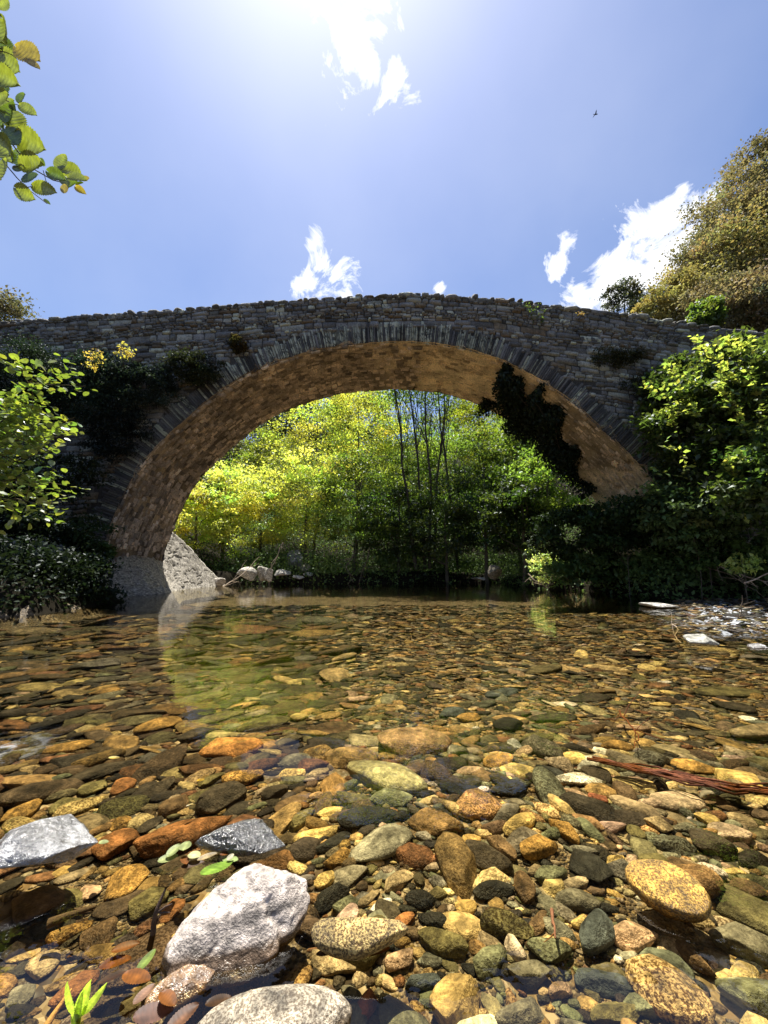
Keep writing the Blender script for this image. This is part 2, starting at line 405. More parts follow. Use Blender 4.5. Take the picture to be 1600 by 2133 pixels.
OCC = []   # occupied ground discs: x, y, r
N_THINGS = [0]
def hero(x1, y1, x2, y2, w, c, label, sp=.4, t=.45, ang=.45, top=-.03, sub=4, mat=None, name='river_stone', bump=.12, seed=None, cat='stone', tilt=0, rise=False):
    """a stone given by the two ends of its long axis and its width in the photograph; stands on the bed, its top at height `top`"""
    zc = top - .03
    for _ in range(3):
        a = at(x1, y1, z=zc); b = at(x2, y2, z=zc)
        L = float(np.hypot(*(b - a)[:2])); ang_z = math.atan2(b[1] - a[1], b[0] - a[0])
        mid = (a + b) / 2; e = np.array([-math.sin(ang_z), math.cos(ang_z), 0]) * .01
        ax = np.array([x2 - x1, y2 - y1], float); ax /= np.linalg.norm(ax); nrm = np.array([-ax[1], ax[0]])
        pr = lambda q: np.array([project(q)[0][0], project(q)[1][0]])
        per = abs((pr(mid + e) - pr(mid)) @ nrm) / .01; kz = abs((pr(mid + (0, 0, .01)) - pr(mid)) @ nrm) / .01
        th = min(L * t, .72 * w / max(kz, 1e-3), .75 * L)
        W = math.sqrt(max(w * w - (th * kz) ** 2, 1)) / max(per, 1e-3)
        W = min(max(W, L * .4, th * 1.05), L * 1.3)
        zb = float(bed_z(mid[0:1], mid[1:2])[0])
        if not rise: top = min(zb + th * .78, -.004 if mid[1] < 1.9 else -.03)
        zc = top - th / 2
    sd = seed if seed is not None else N_THINGS[0] * 13 + 5
    V, F = stone_shape(sub, sd, ang, bump)
    V = V * (L / 2, W / 2, th / 2)
    if tilt:
        V[:, 2] += V[:, 0] * tilt
    V = rotz(V, ang_z)
    loc = (mid[0], mid[1], top - th / 2)
    col = np.array(PAL[c]) if isinstance(c, str) else np.array(c)
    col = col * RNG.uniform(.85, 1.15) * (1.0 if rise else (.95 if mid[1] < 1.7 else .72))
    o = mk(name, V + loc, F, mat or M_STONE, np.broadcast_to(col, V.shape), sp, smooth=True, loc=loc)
    tag(o, label, cat, 'stones of the stream bed')
    for k in (-.5, 0, .5):
        OCC.append((mid[0] + k * (b - a)[0] * .7, mid[1] + k * (b - a)[1] * .7, W / 2 * .85))
    N_THINGS[0] += 1
    return o

hs = [
 # bottom pool and foreground, left
 (20,1925,118,1850,85,'brown','large flat brown slab by the left edge under the pale shiny slab',.3),
 (112,1900,170,1850,50,'olive','olive brown stone right of the large brown slab at the left edge',.2),
 (160,1875,208,1842,36,'pink','small pinkish flat stone between two brown slabs on the left',.1),
 (205,1865,310,1812,62,'ochre','angular ochre stone above the olive slabs, left of the white boulder',.6),
 (262,1915,345,1845,55,'olive','olive slab touching the upper left of the big white boulder',.3),
 (168,1972,258,1915,62,'brown','dark ochre squarish slab left of the big white boulder',.5),
 (78,1968,195,1920,40,'ochre','long speckled ochre stone just above the blue reflection at lower left',.9),
 (328,1918,380,1872,36,'rust','orange stone tucked against the left side of the white boulder',.2),
 (0,1990,60,1960,30,'tan','small tan stone at the left edge above the blue reflection',.2),
 (40,2045,125,1985,50,'tan','tan stone under the blue reflection at the lower left',.4),
 (10,2095,80,2050,45,'grey','grey stone in the lower left corner under blue reflection',.3),
 (100,2100,210,2010,55,'rust','long rusty stone under water left of the green sprout',.2),
 # middle, left
 (248,1792,480,1698,74,'rust','long orange brown slab behind the shiny black rock',.4),
 (200,1790,280,1730,60,'rust','rusty brown stone between the pale slab and the orange slab',.4),
 (230,1728,276,1702,30,'ochre','pitted bright ochre stone right of the pale shiny slab',.8),
 (285,1735,345,1700,25,'dark','narrow dark stone between pitted ochre stone and orange slab',.2),
 (405,1685,512,1640,58,'dark','large dark brown stone with rounded top above the shiny black rock',.3),
 (330,1695,390,1660,40,'brown','mid brown stone left of the large dark rounded stone',.3),
 (275,1665,368,1628,38,'dark','dark stone with a domed top in the left middle',.3),
 (228,1655,275,1622,36,'rust','reddish brown round stone left of the dark domed stone',.3),
 (162,1655,222,1628,32,'olive','olive oval stone left of the reddish brown one',.3),
 (130,1628,300,1580,36,'dark','long dark slab slanting up to the right in the left middle',.4),
 (40,1572,200,1546,26,'ochre','long thin ochre stone near the left edge',.6),
 (-40,1590,112,1556,28,'olive','long olive slab cut by the left edge under the thin ochre stone',.4),
 (0,1712,95,1665,42,'ochre','ochre slab at the left edge above the pale shiny slab',.6),
 (100,1692,178,1662,34,'olive','olive slab above the pale shiny slab',.4),
 (262,1524,380,1500,36,'ochre','rounded ochre stone in the left middle, lying above the long dark slab',.5),
 (360,1552,456,1512,30,'dark','dark pointed slab right of the rounded ochre stone',.2),
 (415,1562,548,1556,48,(.46,.22,.075),'large smooth orange brown stone left of the blue puddle',.4),
 (460,1622,565,1616,40,'ochre','speckled ochre stone below the large smooth orange one',1.0),
 (393,1510,510,1482,20,'olive','flat olive slab above the large smooth orange stone',.4),
 (490,1522,606,1496,34,'olive','large flat olive slab touching a bright yellow stone',.2),
 (604,1500,640,1488,20,'yellow','bright yellow stone at the end of the flat olive slab',.2),
 (545,1660,600,1640,36,'dark','dark brown round stone below the blue puddle',.4),
 (570,1688,655,1655,22,'brown','thin brown stone leaning under the blue puddle',.2),
 (335,1466,480,1444,17,'olive','long thin olive slab, further out on the left',.4),
 (182,1448,262,1432,16,'ochre','flat ochre stone, furthest of the left ochre stones',.6),
 (30,1402,180,1384,13,'brown','long thin brown slab far out on the left',.3),
 (200,1600,260,1580,18,'brown','small brown flat stone beside the long dark slab',.3),
 (410,1640,470,1612,22,'olive','small olive slab left of the speckled ochre stone',.3),
 (575,1590,650,1580,30,'grey','grey blue oval stone lying in the blue puddle',.2),
 (580,1612,640,1606,22,'yellow','pale mottled stone at the lower edge of the blue puddle',.8),
 (640,1618,690,1600,20,'tan','tan stone at the right end of the blue puddle',.5),
 # middle
 (760,1552,942,1545,76,(.30,.20,.115),'largest flat brownish pink stone in the middle of the stream',.3),
 (682,1588,892,1642,62,(.24,.225,.13),'large grey green slab slanting down to the right in the middle',.2),
 (770,1655,860,1672,42,'green','smooth grey green stone under the end of the large slab',.1),
 (692,1712,832,1696,46,'black','black angular slab left of the round brown stone',.4),
 (846,1718,966,1712,74,(.22,.14,.065),'round smooth brown stone standing proud in the middle',.2),
 (600,1725,655,1690,36,'olive','olive block right of the shiny black rock',.4),
 (610,1752,706,1722,28,'yellow','long pale yellow stone right of the shiny black rock',.5),
 (655,1778,730,1735,22,'black','thin black stone under the long pale yellow one',.3),
 (660,1700,716,1680,22,'yellow','pale yellow wedge above the long pale yellow stone',.1),
 (672,1800,735,1775,42,'ochre','angular ochre brown stone right above the white boulder',.5),
 (655,1845,700,1818,34,'yellow','small yellow stone at the right shoulder of the white boulder',.3),
 (648,1893,722,1845,48,'black','black stone right of the big white boulder',.2),
 (912,1638,1005,1655,34,'black','black wet slab above the round brown stone',.5),
 (985,1620,1028,1615,30,'brown','small round brown stone above the black wet slab',.2),
 (1020,1640,1105,1645,46,'black','black block with brown top right of the black wet slab',.2),
 (998,1588,1072,1580,40,'ochre','ochre stone with flat top in the right middle',.6),
 (1170,1582,1228,1580,34,'yellow','pale yellow block right of the ochre flat topped stone',.4),
 (1030,1515,1096,1505,36,'black','black green stone above the ochre flat topped stone',.3),
 (955,1500,1000,1488,26,'ochre','small mottled ochre stone left of the black green stone',.5),
 (912,1490,968,1478,26,'slate','dark slate stone left of the small mottled ochre one',.3),
 (1255,1562,1314,1552,34,'ochre','brown ochre stone beside the red roots',.5),
 (1210,1600,1290,1628,32,'dark','dark slab under the red roots',.3),
 (1105,1500,1200,1490,22,'dark','flat dark stone right of the black green one',.3),
 (1075,1545,1150,1535,30,'olive','mottled olive stone below the flat dark one',.5),
 (1195,1525,1262,1510,28,'brown','brown oval stone left of the red root tuft',.3),
 (1225,1652,1266,1672,24,'red','brick red leaf shaped stone in the right middle',.1),
 (1168,1645,1226,1662,18,'pink','orange pink long stone beside the brick red one',.1),
 (1485,1608,1600,1640,56,'yellow','large bright yellow stone at the right edge beneath the red roots',.3),
 (1525,1530,1640,1520,52,'tan','large tan smooth stone cut by the right edge',.1),
 (1395,1592,1490,1600,32,'ochre','ochre brown stone above the large bright yellow one',.3),
 (1455,1662,1540,1682,34,'brown','brown stone below the large bright yellow one',.4),
 (1440,1442,1600,1438,18,'olive','long pale green slab near the right edge, further out',.2),
 (1465,1462,1578,1480,24,'dark','dark slab under the long pale green one at right',.4),
 (1352,1465,1402,1468,12,'yellow','small bright flat stone left of the dark slab at right',.1),
 (1005,1450,1080,1438,20,'slate','grey slate stone in the middle, further out',.3),
 (1180,1455,1270,1450,22,'dark','flat dark stone right of the grey slate stone',.4),
 # right foreground
 (925,1752,985,1885,84,(.15,.105,.05),'tall dark ochre boulder standing on end in the right foreground',.6),
 (955,1762,1068,1808,56,'dark','dark rounded stone leaning against the tall ochre boulder',.4),
 (1015,1735,1075,1790,40,'brown','brown stone behind the dark rounded one',.3),
 (985,1860,1075,1850,44,'black','black blocky stone right of the tall ochre boulder',.2),
 (992,1912,1114,1938,66,'olive','speckled olive stone with brown side under the black blocky one',.9),
 (1172,1778,1272,1832,62,'black','large black angular stone left of the bright yellow boulder',.1),
 (1082,1780,1160,1750,56,'ochre','angular light brown stone above the green veined one',.5),
 (1052,1735,1110,1700,44,'yellow','smooth pale yellow pointed stone',.1),
 (1145,1702,1205,1758,36,'ochre','tall ochre block right of the pale yellow pointed stone',.6),
 (1115,1830,1180,1812,44,'green','green veined stone left of the grey banded one',.4),
 (1082,1820,1105,1880,34,'brown','upright brown sliver between black and green stones',.4),
 (1155,1870,1252,1880,52,'grey','grey banded stone in the right foreground',.3),
 (1256,1798,1300,1786,28,'yellow','small round pale yellow stone above the bright yellow boulder',.3),
 (1385,1795,1497,1835,44,'brown','brown stone behind the bright yellow boulder',.2),
 (1428,1740,1538,1782,54,'dark','large dark grey brown stone in the right foreground',.2),
 (1335,1708,1410,1728,38,'tan','tan speckled stone left of the large dark grey brown one',.6),
 (1445,1700,1510,1722,30,'yellow','light yellow stone above the large dark grey brown one',.4),
 (1510,1700,1580,1720,24,'tan','light banded flat stone near the right edge',.4),
 (1300,1720,1345,1750,28,'olive','small olive stone left of the tan speckled one',.3),
 (1500,1812,1560,1822,22,'yellow','flat yellow stone near the right edge',.3),
 (1515,1840,1600,1862,40,'brown','brown stone at the right edge above the grey reflection',.4),
 (868,1950,978,1978,66,'olive','olive square stone in the bottom pool under the tall boulder',.4),
 (800,2010,868,1985,56,'pink','mottled pinkish stone left of the olive square one',.5),
 (985,2030,1052,1980,56,'green','dark green grey stone right of the olive square one',.4),
 (1048,1945,1095,2000,32,(.60,.50,.42),'bright pinkish white elongated pebble in the bottom pool',.0),
 (1095,1980,1195,1988,66,'green','yellow green mottled stone right of the bright white pebble',.6),
 (1060,2035,1148,2028,66,'grey','smooth olive grey round stone in the bottom pool',.2),
 (1222,1995,1262,1908,44,'slate','dark slate slab lying under the water, right pool',.1),
 (1266,1950,1370,1948,74,'pink','pitted orange pink rock in the right pool',.4),
 (1405,1958,1490,2040,38,'brown','long brown stone lying beside the large speckled stone',.3),
 (1475,1950,1640,1985,84,'grey','large grey stone cut by the right edge under the reflection',.3),
 (1490,2060,1660,2100,110,'green','large grey green stone in the bottom right corner',.3),
 (1195,2040,1325,2050,62,'slate','dark blue grey stone in the bottom pool',.1),
 (1142,2070,1198,2062,44,'pink','small pink block beside the dark blue grey stone',.2),
 (895,2150,990,2045,118,(.25,.18,.08),'large brown boulder at the bottom edge in the middle',.3),
 (1030,2120,1145,2095,62,'grey','grey striped stone at the bottom edge',.4),
 (1230,2125,1340,2105,44,'olive','yellow green flat stone at the bottom edge',.3),
 (1298,2090,1428,2110,52,'green','long grey green stone under the speckled one',.3),
 (836,2050,920,2045,50,'slate','blue grey smooth round stone in the bottom pool',.1),
 (640,1992,742,2028,38,'tan','long beige stone right of the big white boulder',.4),
 (742,2125,782,2070,34,'red','narrow purple red stone near the bottom edge',.1),
 (705,2060,755,2085,42,'grey','plain grey stone near the bottom edge',.2),
 (1105,1945,1140,1900,20,'brown','small brown stone beside the speckled olive one',.3),
 (1190,1925,1225,1915,38,'yellow','small yellow cube shaped stone at the upper edge of the right pool',.2),
 (745,1890,790,1855,20,'tan','small tan stone above the yellow speckled boulder',.3),
 (790,1860,860,1815,28,'tan','slim tan stone left of the tall ochre boulder',.4),
 (868,1905,940,1925,40,'black','black green stone right of the yellow speckled boulder',.3),
 (820,1925,870,1910,34,'rust','rusty small stone beside the yellow speckled boulder',.3),
]
for i, h in enumerate(hs):
    x1, y1, x2, y2, w, c, lab, sp = h
    deep = y1 > 1940 or x1 < 520
    hero(x1, y1, x2, y2, w, c, lab, sp, t=.38 if (y1 + y2) / 2 < 1650 or x1 < 560 else .55, ang=.35 + .5 * ((i * 37) % 10) / 10,
         top=-.045 if deep else (-.005 if y1 > 1600 else -.035), sub=4 if y1 > 1600 else 3)

# boulders that rise out of the water
hero(335, 2010, 640, 1858, 215, (.42, .365, .32), 'big white granite boulder with a cleft, rising from the stream in the left foreground', .15, t=.62, ang=.45, top=.085, sub=6, mat=M_GRANITE, name='boulder', seed=22, cat='boulder', rise=True, bump=.16, tilt=.1)
hero(-95, 1785, 215, 1735, 150, (.19, .19, .19), 'pale shiny angular slab at the left edge with a black shaded side', .1, t=.50, ang=1.0, top=.095, sub=5, mat=M_SHINY, name='boulder', seed=31, cat='boulder', rise=True, bump=.2)
hero(405, 1765, 600, 1745, 95, (.03, .028, .025), 'glossy wet black rock behind the white boulder', .2, t=.6, ang=.7, top=.065, sub=5, mat=M_SHINY, name='boulder', seed=40, cat='boulder', rise=True, bump=.2)
hero(385, 2185, 735, 2120, 190, (.28, .24, .175), 'large grey speckled granite boulder cut by the bottom edge', .75, t=.5, ang=.15, top=.05, sub=5, mat=M_GRANITE, name='boulder', seed=9, cat='boulder', rise=True)
hero(645, 1945, 852, 1950, 92, (.30, .215, .075), 'yellow boulder with dark speckles right of the big white boulder', 1.0, t=.5, ang=.1, top=.055, sub=5, mat=M_GRANITE, name='boulder', seed=12, cat='boulder', rise=True)
hero(1302, 1812, 1495, 1898, 100, (.44, .26, .045), 'bright golden yellow speckled boulder in the right foreground', .9, t=.42, ang=.12, top=.05, sub=5, mat=M_GRANITE, name='boulder', seed=14, cat='boulder', rise=True)
hero(300, 2095, 470, 2010, 60, (.30, .17, .07), 'wet brown stone under the litter below the white boulder', .5, t=.5, ang=.4, top=.015, sub=4, mat=M_SHINY, name='boulder', seed=18, cat='boulder', rise=True)
hero(1300, 2000, 1490, 2130, 110, (.40, .29, .15), 'large pale speckled stone at the bottom right', 1.0, t=.45, ang=.1, top=-.03, sub=5, seed=61)
# stones of the riffle at the right edge
rif = [(1420,1330,1500,1338,22,(.26,.255,.22),'white branch shaped rock above the water near the right edge',.14),
       (1350,1262,1392,1260,12,(.28,.27,.24),'small white stone at the left tip of the riffle',.09),
       (1375,1242,1412,1241,9,(.14,.135,.12),'small pale stone furthest out in the riffle',.09),
       (1430,1246,1470,1248,10,(.10,.09,.08),'dark wet stone in the riffle beyond the white pebbles',.04),
       (1490,1280,1540,1283,16,(.045,.045,.04),'black wet stone in the middle of the riffle',.06),
       (1570,1235,1625,1232,20,(.12,.12,.11),'grey rounded stone at the right edge behind the riffle',.12),
       (1530,1262,1580,1266,14,(.13,.08,.04),'brown wet stone on the right of the riffle',.05),
       (1440,1270,1485,1272,12,(.2,.19,.16),'light wet stone in the riffle left of the black one',.04),
       (1545,1345,1600,1350,14,(.16,.15,.14),'grey wet stone below the riffle at the right edge',.03),
       (1500,1310,1550,1314,12,(.1,.08,.05),'brown wet stone at the lower side of the riffle',.03),
       (1560,1300,1600,1304,14,(.07,.06,.05),'dark wet stone at the right edge of the riffle',.04)]
for x1, y1, x2, y2, w, c, lab, tp in rif:
    hero(x1, y1, x2, y2, w * 1.5, c, lab, .2, t=.7, ang=.9, top=tp, sub=4, mat=M_GRANITE if sum(c) > .7 else M_SHINY, rise=True)

# scattered stones
def pick_colour(x, y):
    r = RNG.random()
    names = ['ochre', 'yellow', 'rust', 'brown', 'dark', 'black', 'olive', 'green', 'grey', 'tan', 'pink', 'white']
    if x < -.1 * y: p = [.17, .07, .08, .23, .20, .03, .13, .02, .02, .04, .01, .0]
    elif y < 1.8: p = [.12, .10, .04, .13, .11, .05, .12, .10, .11, .10, .04, .02]
    else: p = [.17, .13, .04, .14, .12, .04, .12, .06, .06, .10, .03, .01]
    return names[int(np.searchsorted(np.cumsum(p) / np.sum(p), r))]

def scatter():
    cell = .12; grid = {}
    def put(x, y, r):
        R = int(math.ceil(r / cell))
        cx, cy = int(x // cell), int(y // cell)
        for i in range(-R, R + 1):
            for j in range(-R, R + 1): grid.setdefault((cx + i, cy + j), []).append((x, y, r))
    def free(x, y, r, k):
        for a, b, s in grid.get((int(x // cell), int(y // cell)), ()):
            if (x - a) ** 2 + (y - b) ** 2 < ((r + s) * k) ** 2: return False
        return True
    for x, y, r in OCC: put(x, y, r)
    out = []
    bands = [(.62, 1.1, [(.05, 40), (.03, 200), (.017, 1000), (.009, 2600)]), (1.1, 1.7, [(.055, 80), (.034, 350), (.019, 1500), (.011, 2600)]),
             (1.7, 3.0, [(.085, 70), (.05, 500), (.03, 2400), (.017, 4500)]),
             (3.0, 5.2, [(.12, 80), (.07, 700), (.045, 5500)]), (5.2, 8.8, [(.16, 100), (.10, 900), (.065, 5500)]), (8.8, 13, [(.2, 100), (.12, 1200)])]
    for y0, y1, sizes in bands:
        for r0, n in sizes:
            for _ in range(n * 3):
                if n <= 0: break
                y = RNG.uniform(y0, y1); x = RNG.uniform(-1.12, 1.12) * (y + .15)
                if x > 9 or x < -8: continue
                r = r0 * RNG.uniform(.7, 1.35)
                if x < -.1 * y and y > 1.5: r *= 1.3
                elif y > 1.9: r *= .72
                if not free(x, y, r, .60): continue
                put(x, y, r); out.append((x, y, r)); n -= 1
    return out
pts = scatter()
print('scattered', len(pts))
P = np.array([(x, y, -.1) for x, y, r in pts]); px, py, dep = project(P)
rpx = np.array([p[2] for p in pts]) / dep
infr = (px > -20) & (px < 1620) & (py < 2150)
rank = np.argsort(-np.where(infr, rpx * np.sqrt(np.clip(H / np.hypot(P[:, 1], H), .05, 1)), 0))
n_individual = max(0, 296 - N_THINGS[0])
indiv = set(rank[:n_individual].tolist())
acc = Acc(); used = {}
FORM = ['rounded', 'flat', 'angular', 'oblong']
MESHV = {s: [stone_shape(s, 100 + k, (.25, .4, .9, .5)[k % 4], .12) for k in range(16)] for s in (1, 2, 3)}
def zone(x_, y_):
    a = 'at the left edge' if x_ < 160 else 'left of centre' if x_ < 560 else 'in the middle' if x_ < 1000 else 'right of centre' if x_ < 1400 else 'at the right edge'
    b = 'far out under water' if y_ < 1380 else 'under shallow water beyond the boulders' if y_ < 1560 else 'in the middle distance' if y_ < 1700 else 'among the foreground boulders' if y_ < 1920 else 'in the bottom pool'
    return b + ' ' + a
for i, (x, y, r) in enumerate(pts):
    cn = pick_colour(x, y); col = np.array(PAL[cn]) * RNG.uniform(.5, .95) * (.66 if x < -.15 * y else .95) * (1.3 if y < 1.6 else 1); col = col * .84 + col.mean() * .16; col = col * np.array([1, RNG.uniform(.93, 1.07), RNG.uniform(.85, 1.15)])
    th = RNG.uniform(.28, .6) if y < 1.8 and x > -.3 else RNG.uniform(.18, .38)
    L = r * RNG.uniform(1.15, 1.75); W = r * RNG.uniform(.7, 1.0)
    az = RNG.normal(.35, .5) if x < 0 else RNG.normal(-.25, .6)
    form = i % 16
    z0 = float(bed_z(np.array([x]), np.array([y]))[0])
    h_ = r * th * (1.2 if y < 1.8 else .75)
    sub = (3 if i in indiv and rpx[i] > .02 else 2) if (i in indiv or rpx[i] > .018) else 1
    V, F = MESHV[sub][form]
    V = V * (L, W, h_)
    V = V @ np.array([[1, 0, RNG.normal(0, .12)], [0, 1, RNG.normal(0, .12)], [0, 0, 1]])
    V = rotz(V, az) + (x, y, min(z0 + h_ * .25, (-.035 if y > 2 else -.004) - h_) if not (x > .74 * y and 4.3 < y < 9 and i % 3 == 0) else (.05 if i % 2 else .02) - h_ * .3)
    spv = RNG.choice([.1, .3, .6, .9])
    if i in indiv:
        lab = '%s %s %s stone %s' % ('large' if r > .09 else 'small' if r < .045 else 'medium', WORD[cn], FORM[form % 4], zone(px[i], py[i]))
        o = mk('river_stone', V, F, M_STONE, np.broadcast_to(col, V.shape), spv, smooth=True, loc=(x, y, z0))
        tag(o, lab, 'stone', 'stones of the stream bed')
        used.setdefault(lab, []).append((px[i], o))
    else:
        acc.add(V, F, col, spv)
SIDE = {2: ['leftmost', 'rightmost'], 3: ['leftmost', 'middle', 'rightmost']}
NTH = ['first', 'second', 'third', 'fourth', 'fifth', 'sixth', 'seventh', 'eighth', 'ninth', 'tenth', 'eleventh', 'twelfth']
for lab, lst in used.items():
    if len(lst) > 1:
        lst.sort(key=lambda t: t[0])
        for k, (_, o) in enumerate(lst):
            o['label'] = (SIDE[len(lst)][k] + ' ' + lab) if len(lst) in SIDE else (NTH[k] + ' from the left, ' + lab)
tag(acc.build('pebbles', M_STONE, smooth=True), 'small brown and ochre pebbles covering the stream bed between the larger stones', 'pebbles', kind='stuff')

# ------------------------------------------------------------------ the bridge
YF, YB = 10.0, 12.9
AR = np.array([(-7.55, -.3), (-7.42, .6), (-7.16, 1.88), (-6.45, 3.57), (-5.26, 4.92), (-4.0, 5.95), (-2.69, 6.55), (-1.35, 6.90), (0.0, 7.02), (.68, 7.03),
               (2.02, 6.88), (3.49, 6.4), (4.9, 5.48), (6.0, 4.40), (6.94, 3.37), (7.6, 2.2), (8.0, .9), (8.1, -.3)])
def smooth_curve(P, n):
    P = np.vstack([2 * P[0] - P[1], P, 2 * P[-1] - P[-2]]); out = []
    for i in range(1, len(P) - 2):
        for t in np.linspace(0, 1, 24, endpoint=False):
            a, b, c, d = P[i - 1], P[i], P[i + 1], P[i + 2]
            out.append(.5 * ((2 * b) + (-a + c) * t + (2 * a - 5 * b + 4 * c - d) * t * t + (-a + 3 * b - 3 * c + d) * t ** 3))
    out = np.array(out); s = np.r_[0, np.cumsum(np.linalg.norm(np.diff(out, axis=0), axis=1))]
    for _ in range(2): out[2:-2] = (out[:-4] + out[1:-3] + out[2:-2] + out[3:-1] + out[4:]) / 5
    si = np.linspace(0, s[-1], n)
    return np.c_[np.interp(si, s, out[:, 0]), np.interp(si, s, out[:, 1])], si
ARC, ARS = smooth_curve(AR, 400)
TAN = np.gradient(ARC, axis=0); TAN /= np.linalg.norm(TAN, axis=1)[:, None]
NOR = np.c_[-TAN[:, 1], TAN[:, 0]]          # outwards (up at the crown)
def arc_at(s, r=0):
    s = np.asarray(s, float); r = np.asarray(r, float)
    x = np.interp(s, ARS, ARC[:, 0]); z = np.interp(s, ARS, ARC[:, 1])
    nx = np.interp(s, ARS, NOR[:, 0]); nz = np.interp(s, ARS, NOR[:, 1])
    return x + nx * r, z + nz * r
def top_z(x): return np.interp(x, [-22, -16, -9.84, -5.5, -2, .83, 3.2, 5.9, 10.87, 16, 24], [6.6, 7.15, 7.72, 8.08, 8.38, 8.53, 8.40, 8.02, 7.25, 6.3, 4.6])
def extrados_z(x, r=.42):
    s = ARS; ex, ez = arc_at(s, np.full(len(s), r))
    return np.interp(x, ex, ez, left=-9, right=-9)

bridge = empty('stone_bridge', (0.4, 11.4, 0), 'old single arch stone bridge with a rubble parapet, spanning the stream', 'bridge')

def pillow(acc, fn, u0, u1, v0, v1, prot, c, sp, n=4, m=3, jit=.3):
    """a roughly dressed stone on a surface given by fn(u, v, w)"""
    du, dv = (u1 - u0), (v1 - v0)
    uu = np.r_[0, np.linspace(.1, .9, n), 1]; vv = np.r_[0, np.linspace(.14, .86, m), 1]
    U, Vv = np.meshgrid(uu, vv)
    e = (np.minimum(np.minimum(U, 1 - U) / .1, np.minimum(Vv, 1 - Vv) / .14)).clip(0, 1)
    w = -.03 + (prot + .03) * e ** .5 + RNG.normal(0, .006, U.shape) * (e > .5)
    k = RNG.uniform(-jit, jit, 4) * min(du, dv)
    uo = U * du + (k[0] * (1 - Vv) + k[1] * Vv) * (U - .5) * .6
    vo = Vv * dv + (k[2] * (1 - U) + k[3] * U) * (Vv - .5) * .6
    V = fn(u0 + uo.ravel(), v0 + vo.ravel(), w.ravel())
    a, b = len(uu), len(vv)
    i = np.arange(b - 1)[:, None] * a + np.arange(a - 1)[None]
    F = np.stack([i, i + 1, i + a + 1, i + a], -1).reshape(-1, 4)
    acc.add(V, F, c, sp)

def grey_stone():
    g = RNG.uniform(.09, .27)
    t = RNG.random()
    if t < .12: c = np.array([.32, .32, .27]) * RNG.uniform(.8, 1.2)
    elif t < .25: c = np.array([.16, .12, .075])
    else: c = np.array([g, g * .98, g * .92])
    return c

def wall_face(y, sgn, name, lo_v, hi_v, label=None):
    """rubble on the front (sgn -1) or back face"""
    a = Acc()
    fn = lambda u, v, w: np.c_[u, y + sgn * w, top_z(u) - v + .04 * np.sin(u * 1.3 + v * 5)]
    v = lo_v
    while v < hi_v:
        h = RNG.uniform(.045, .13) if v < .7 else RNG.uniform(.06, .18)
        u = -21 + RNG.uniform(0, .3)
        while u < 22:
            L = h * RNG.choice([RNG.uniform(.9, 2.2), RNG.uniform(2, 4.2)])
            x0, x1 = u + .010, u + L - .010
            zt = top_z((x0 + x1) / 2) - v
            zl = max(extrados_z(x0), extrados_z(x1), extrados_z((x0 + x1) / 2))
            if zt - h > zl - .01 and zt > -.3:
                if abs(x0) < 14 or RNG.random() < .7:
                    pillow(a, fn, x0, x1, v + .006, v + h - .006, RNG.uniform(-.02, .055), grey_stone(), 1.0 if RNG.random() < .08 else 0.12 * (RNG.random() < .5), 4, 3)
            u += L
        v += h
    return a.build(name, M_MASON, parent=bridge)

def backing(y, name, flip):
    xs = np.linspace(-22, 22, 260)
    # faces between the arch line and the top line
    V = []; F = []
    s = ARS[::3]; ex, ez = arc_at(s)
    x = np.r_[np.linspace(-22, ex[0], 40)[:-1], ex, np.linspace(ex[-1], 22, 40)[1:]]
    z0 = np.r_[np.full(39, -1.0), ez, np.full(39, -1.0)]
    tt = top_z(np.clip(x, -22, 22)) - .05
    rows = 14
    for k in range(rows + 1):
        f = k / rows; V.append(np.c_[x, np.full(len(x), y), z0 * (1 - f) + tt * f])
    V = np.concatenate(V); n = len(x)
    i = np.arange(rows)[:, None] * n + np.arange(n - 1)[None]
    F = np.stack([i, i + 1, i + n + 1, i + n], -1).reshape(-1, 4)
    if flip: F = F[:, ::-1]
    V[:, 1] += (.015 * vnoise(V, 3, 8))
    return mk(name, V, F, M_MASON, np.broadcast_to((.055, .05, .042), V.shape), 0., parent=bridge)

backing(YF + .03, 'spandrel_mortar', False)
backing(YB - .03, 'spandrel_mortar', True)
wall_face(YF, -1, 'parapet', 0.0, .98)
wall_face(YF, -1, 'spandrel_wall', .98, 8.6)
# coarse back face
a = Acc()
fnb = lambda u, v, w: np.c_[u, YB + w, top_z(u) - v]
v = 0
while v < 8:
    u = -16
    while u < 18:
        L = RNG.uniform(.4, .9)
        if top_z(u + L / 2) - v - .25 > max(extrados_z(u), extrados_z(u + L)): pillow(a, fnb, u, u + L - .02, v, v + .24, .03, grey_stone(), .2, 2, 2)
        u += L
    v += .25
a.build('rear_wall', M_MASON, parent=bridge)
# coping stones along both parapets and deck
a = Acc()
for yy in (YF + .18, YB - .18):
    u = -21; a = Acc()
    while u < 21:
        L = RNG.uniform(.10, .45); h = RNG.uniform(.03, .085)
        V, F = MESHV[2][RNG.integers(16)]
        V = np.sign(V) * np.abs(V) ** .6
        V = V * (L * .55, .24, h)
        V[:, 2] += RNG.normal(0, .08) * V[:, 0]
        a.add(V + (u + L / 2, yy + RNG.normal(0, .02), top_z(u + L / 2) - .03 + RNG.normal(0, .015)), F, grey_stone() * .9, .3 * (RNG.random() < .3))
        u += L
    a.build('coping', M_MASON, parent=bridge)
x = np.linspace(-22, 22, 90); V = []
for yy, dz in ((YF + .03, -.04), (YF + .42, -.04), (YF + .42, -.85), (YB - .42, -.85), (YB - .42, -.04), (YB - .03, -.04)):
    V.append(np.c_[x, np.full(90, yy), top_z(x) + dz])
V = np.concatenate(V); i = np.arange(5)[:, None] * 90 + np.arange(89)[None]
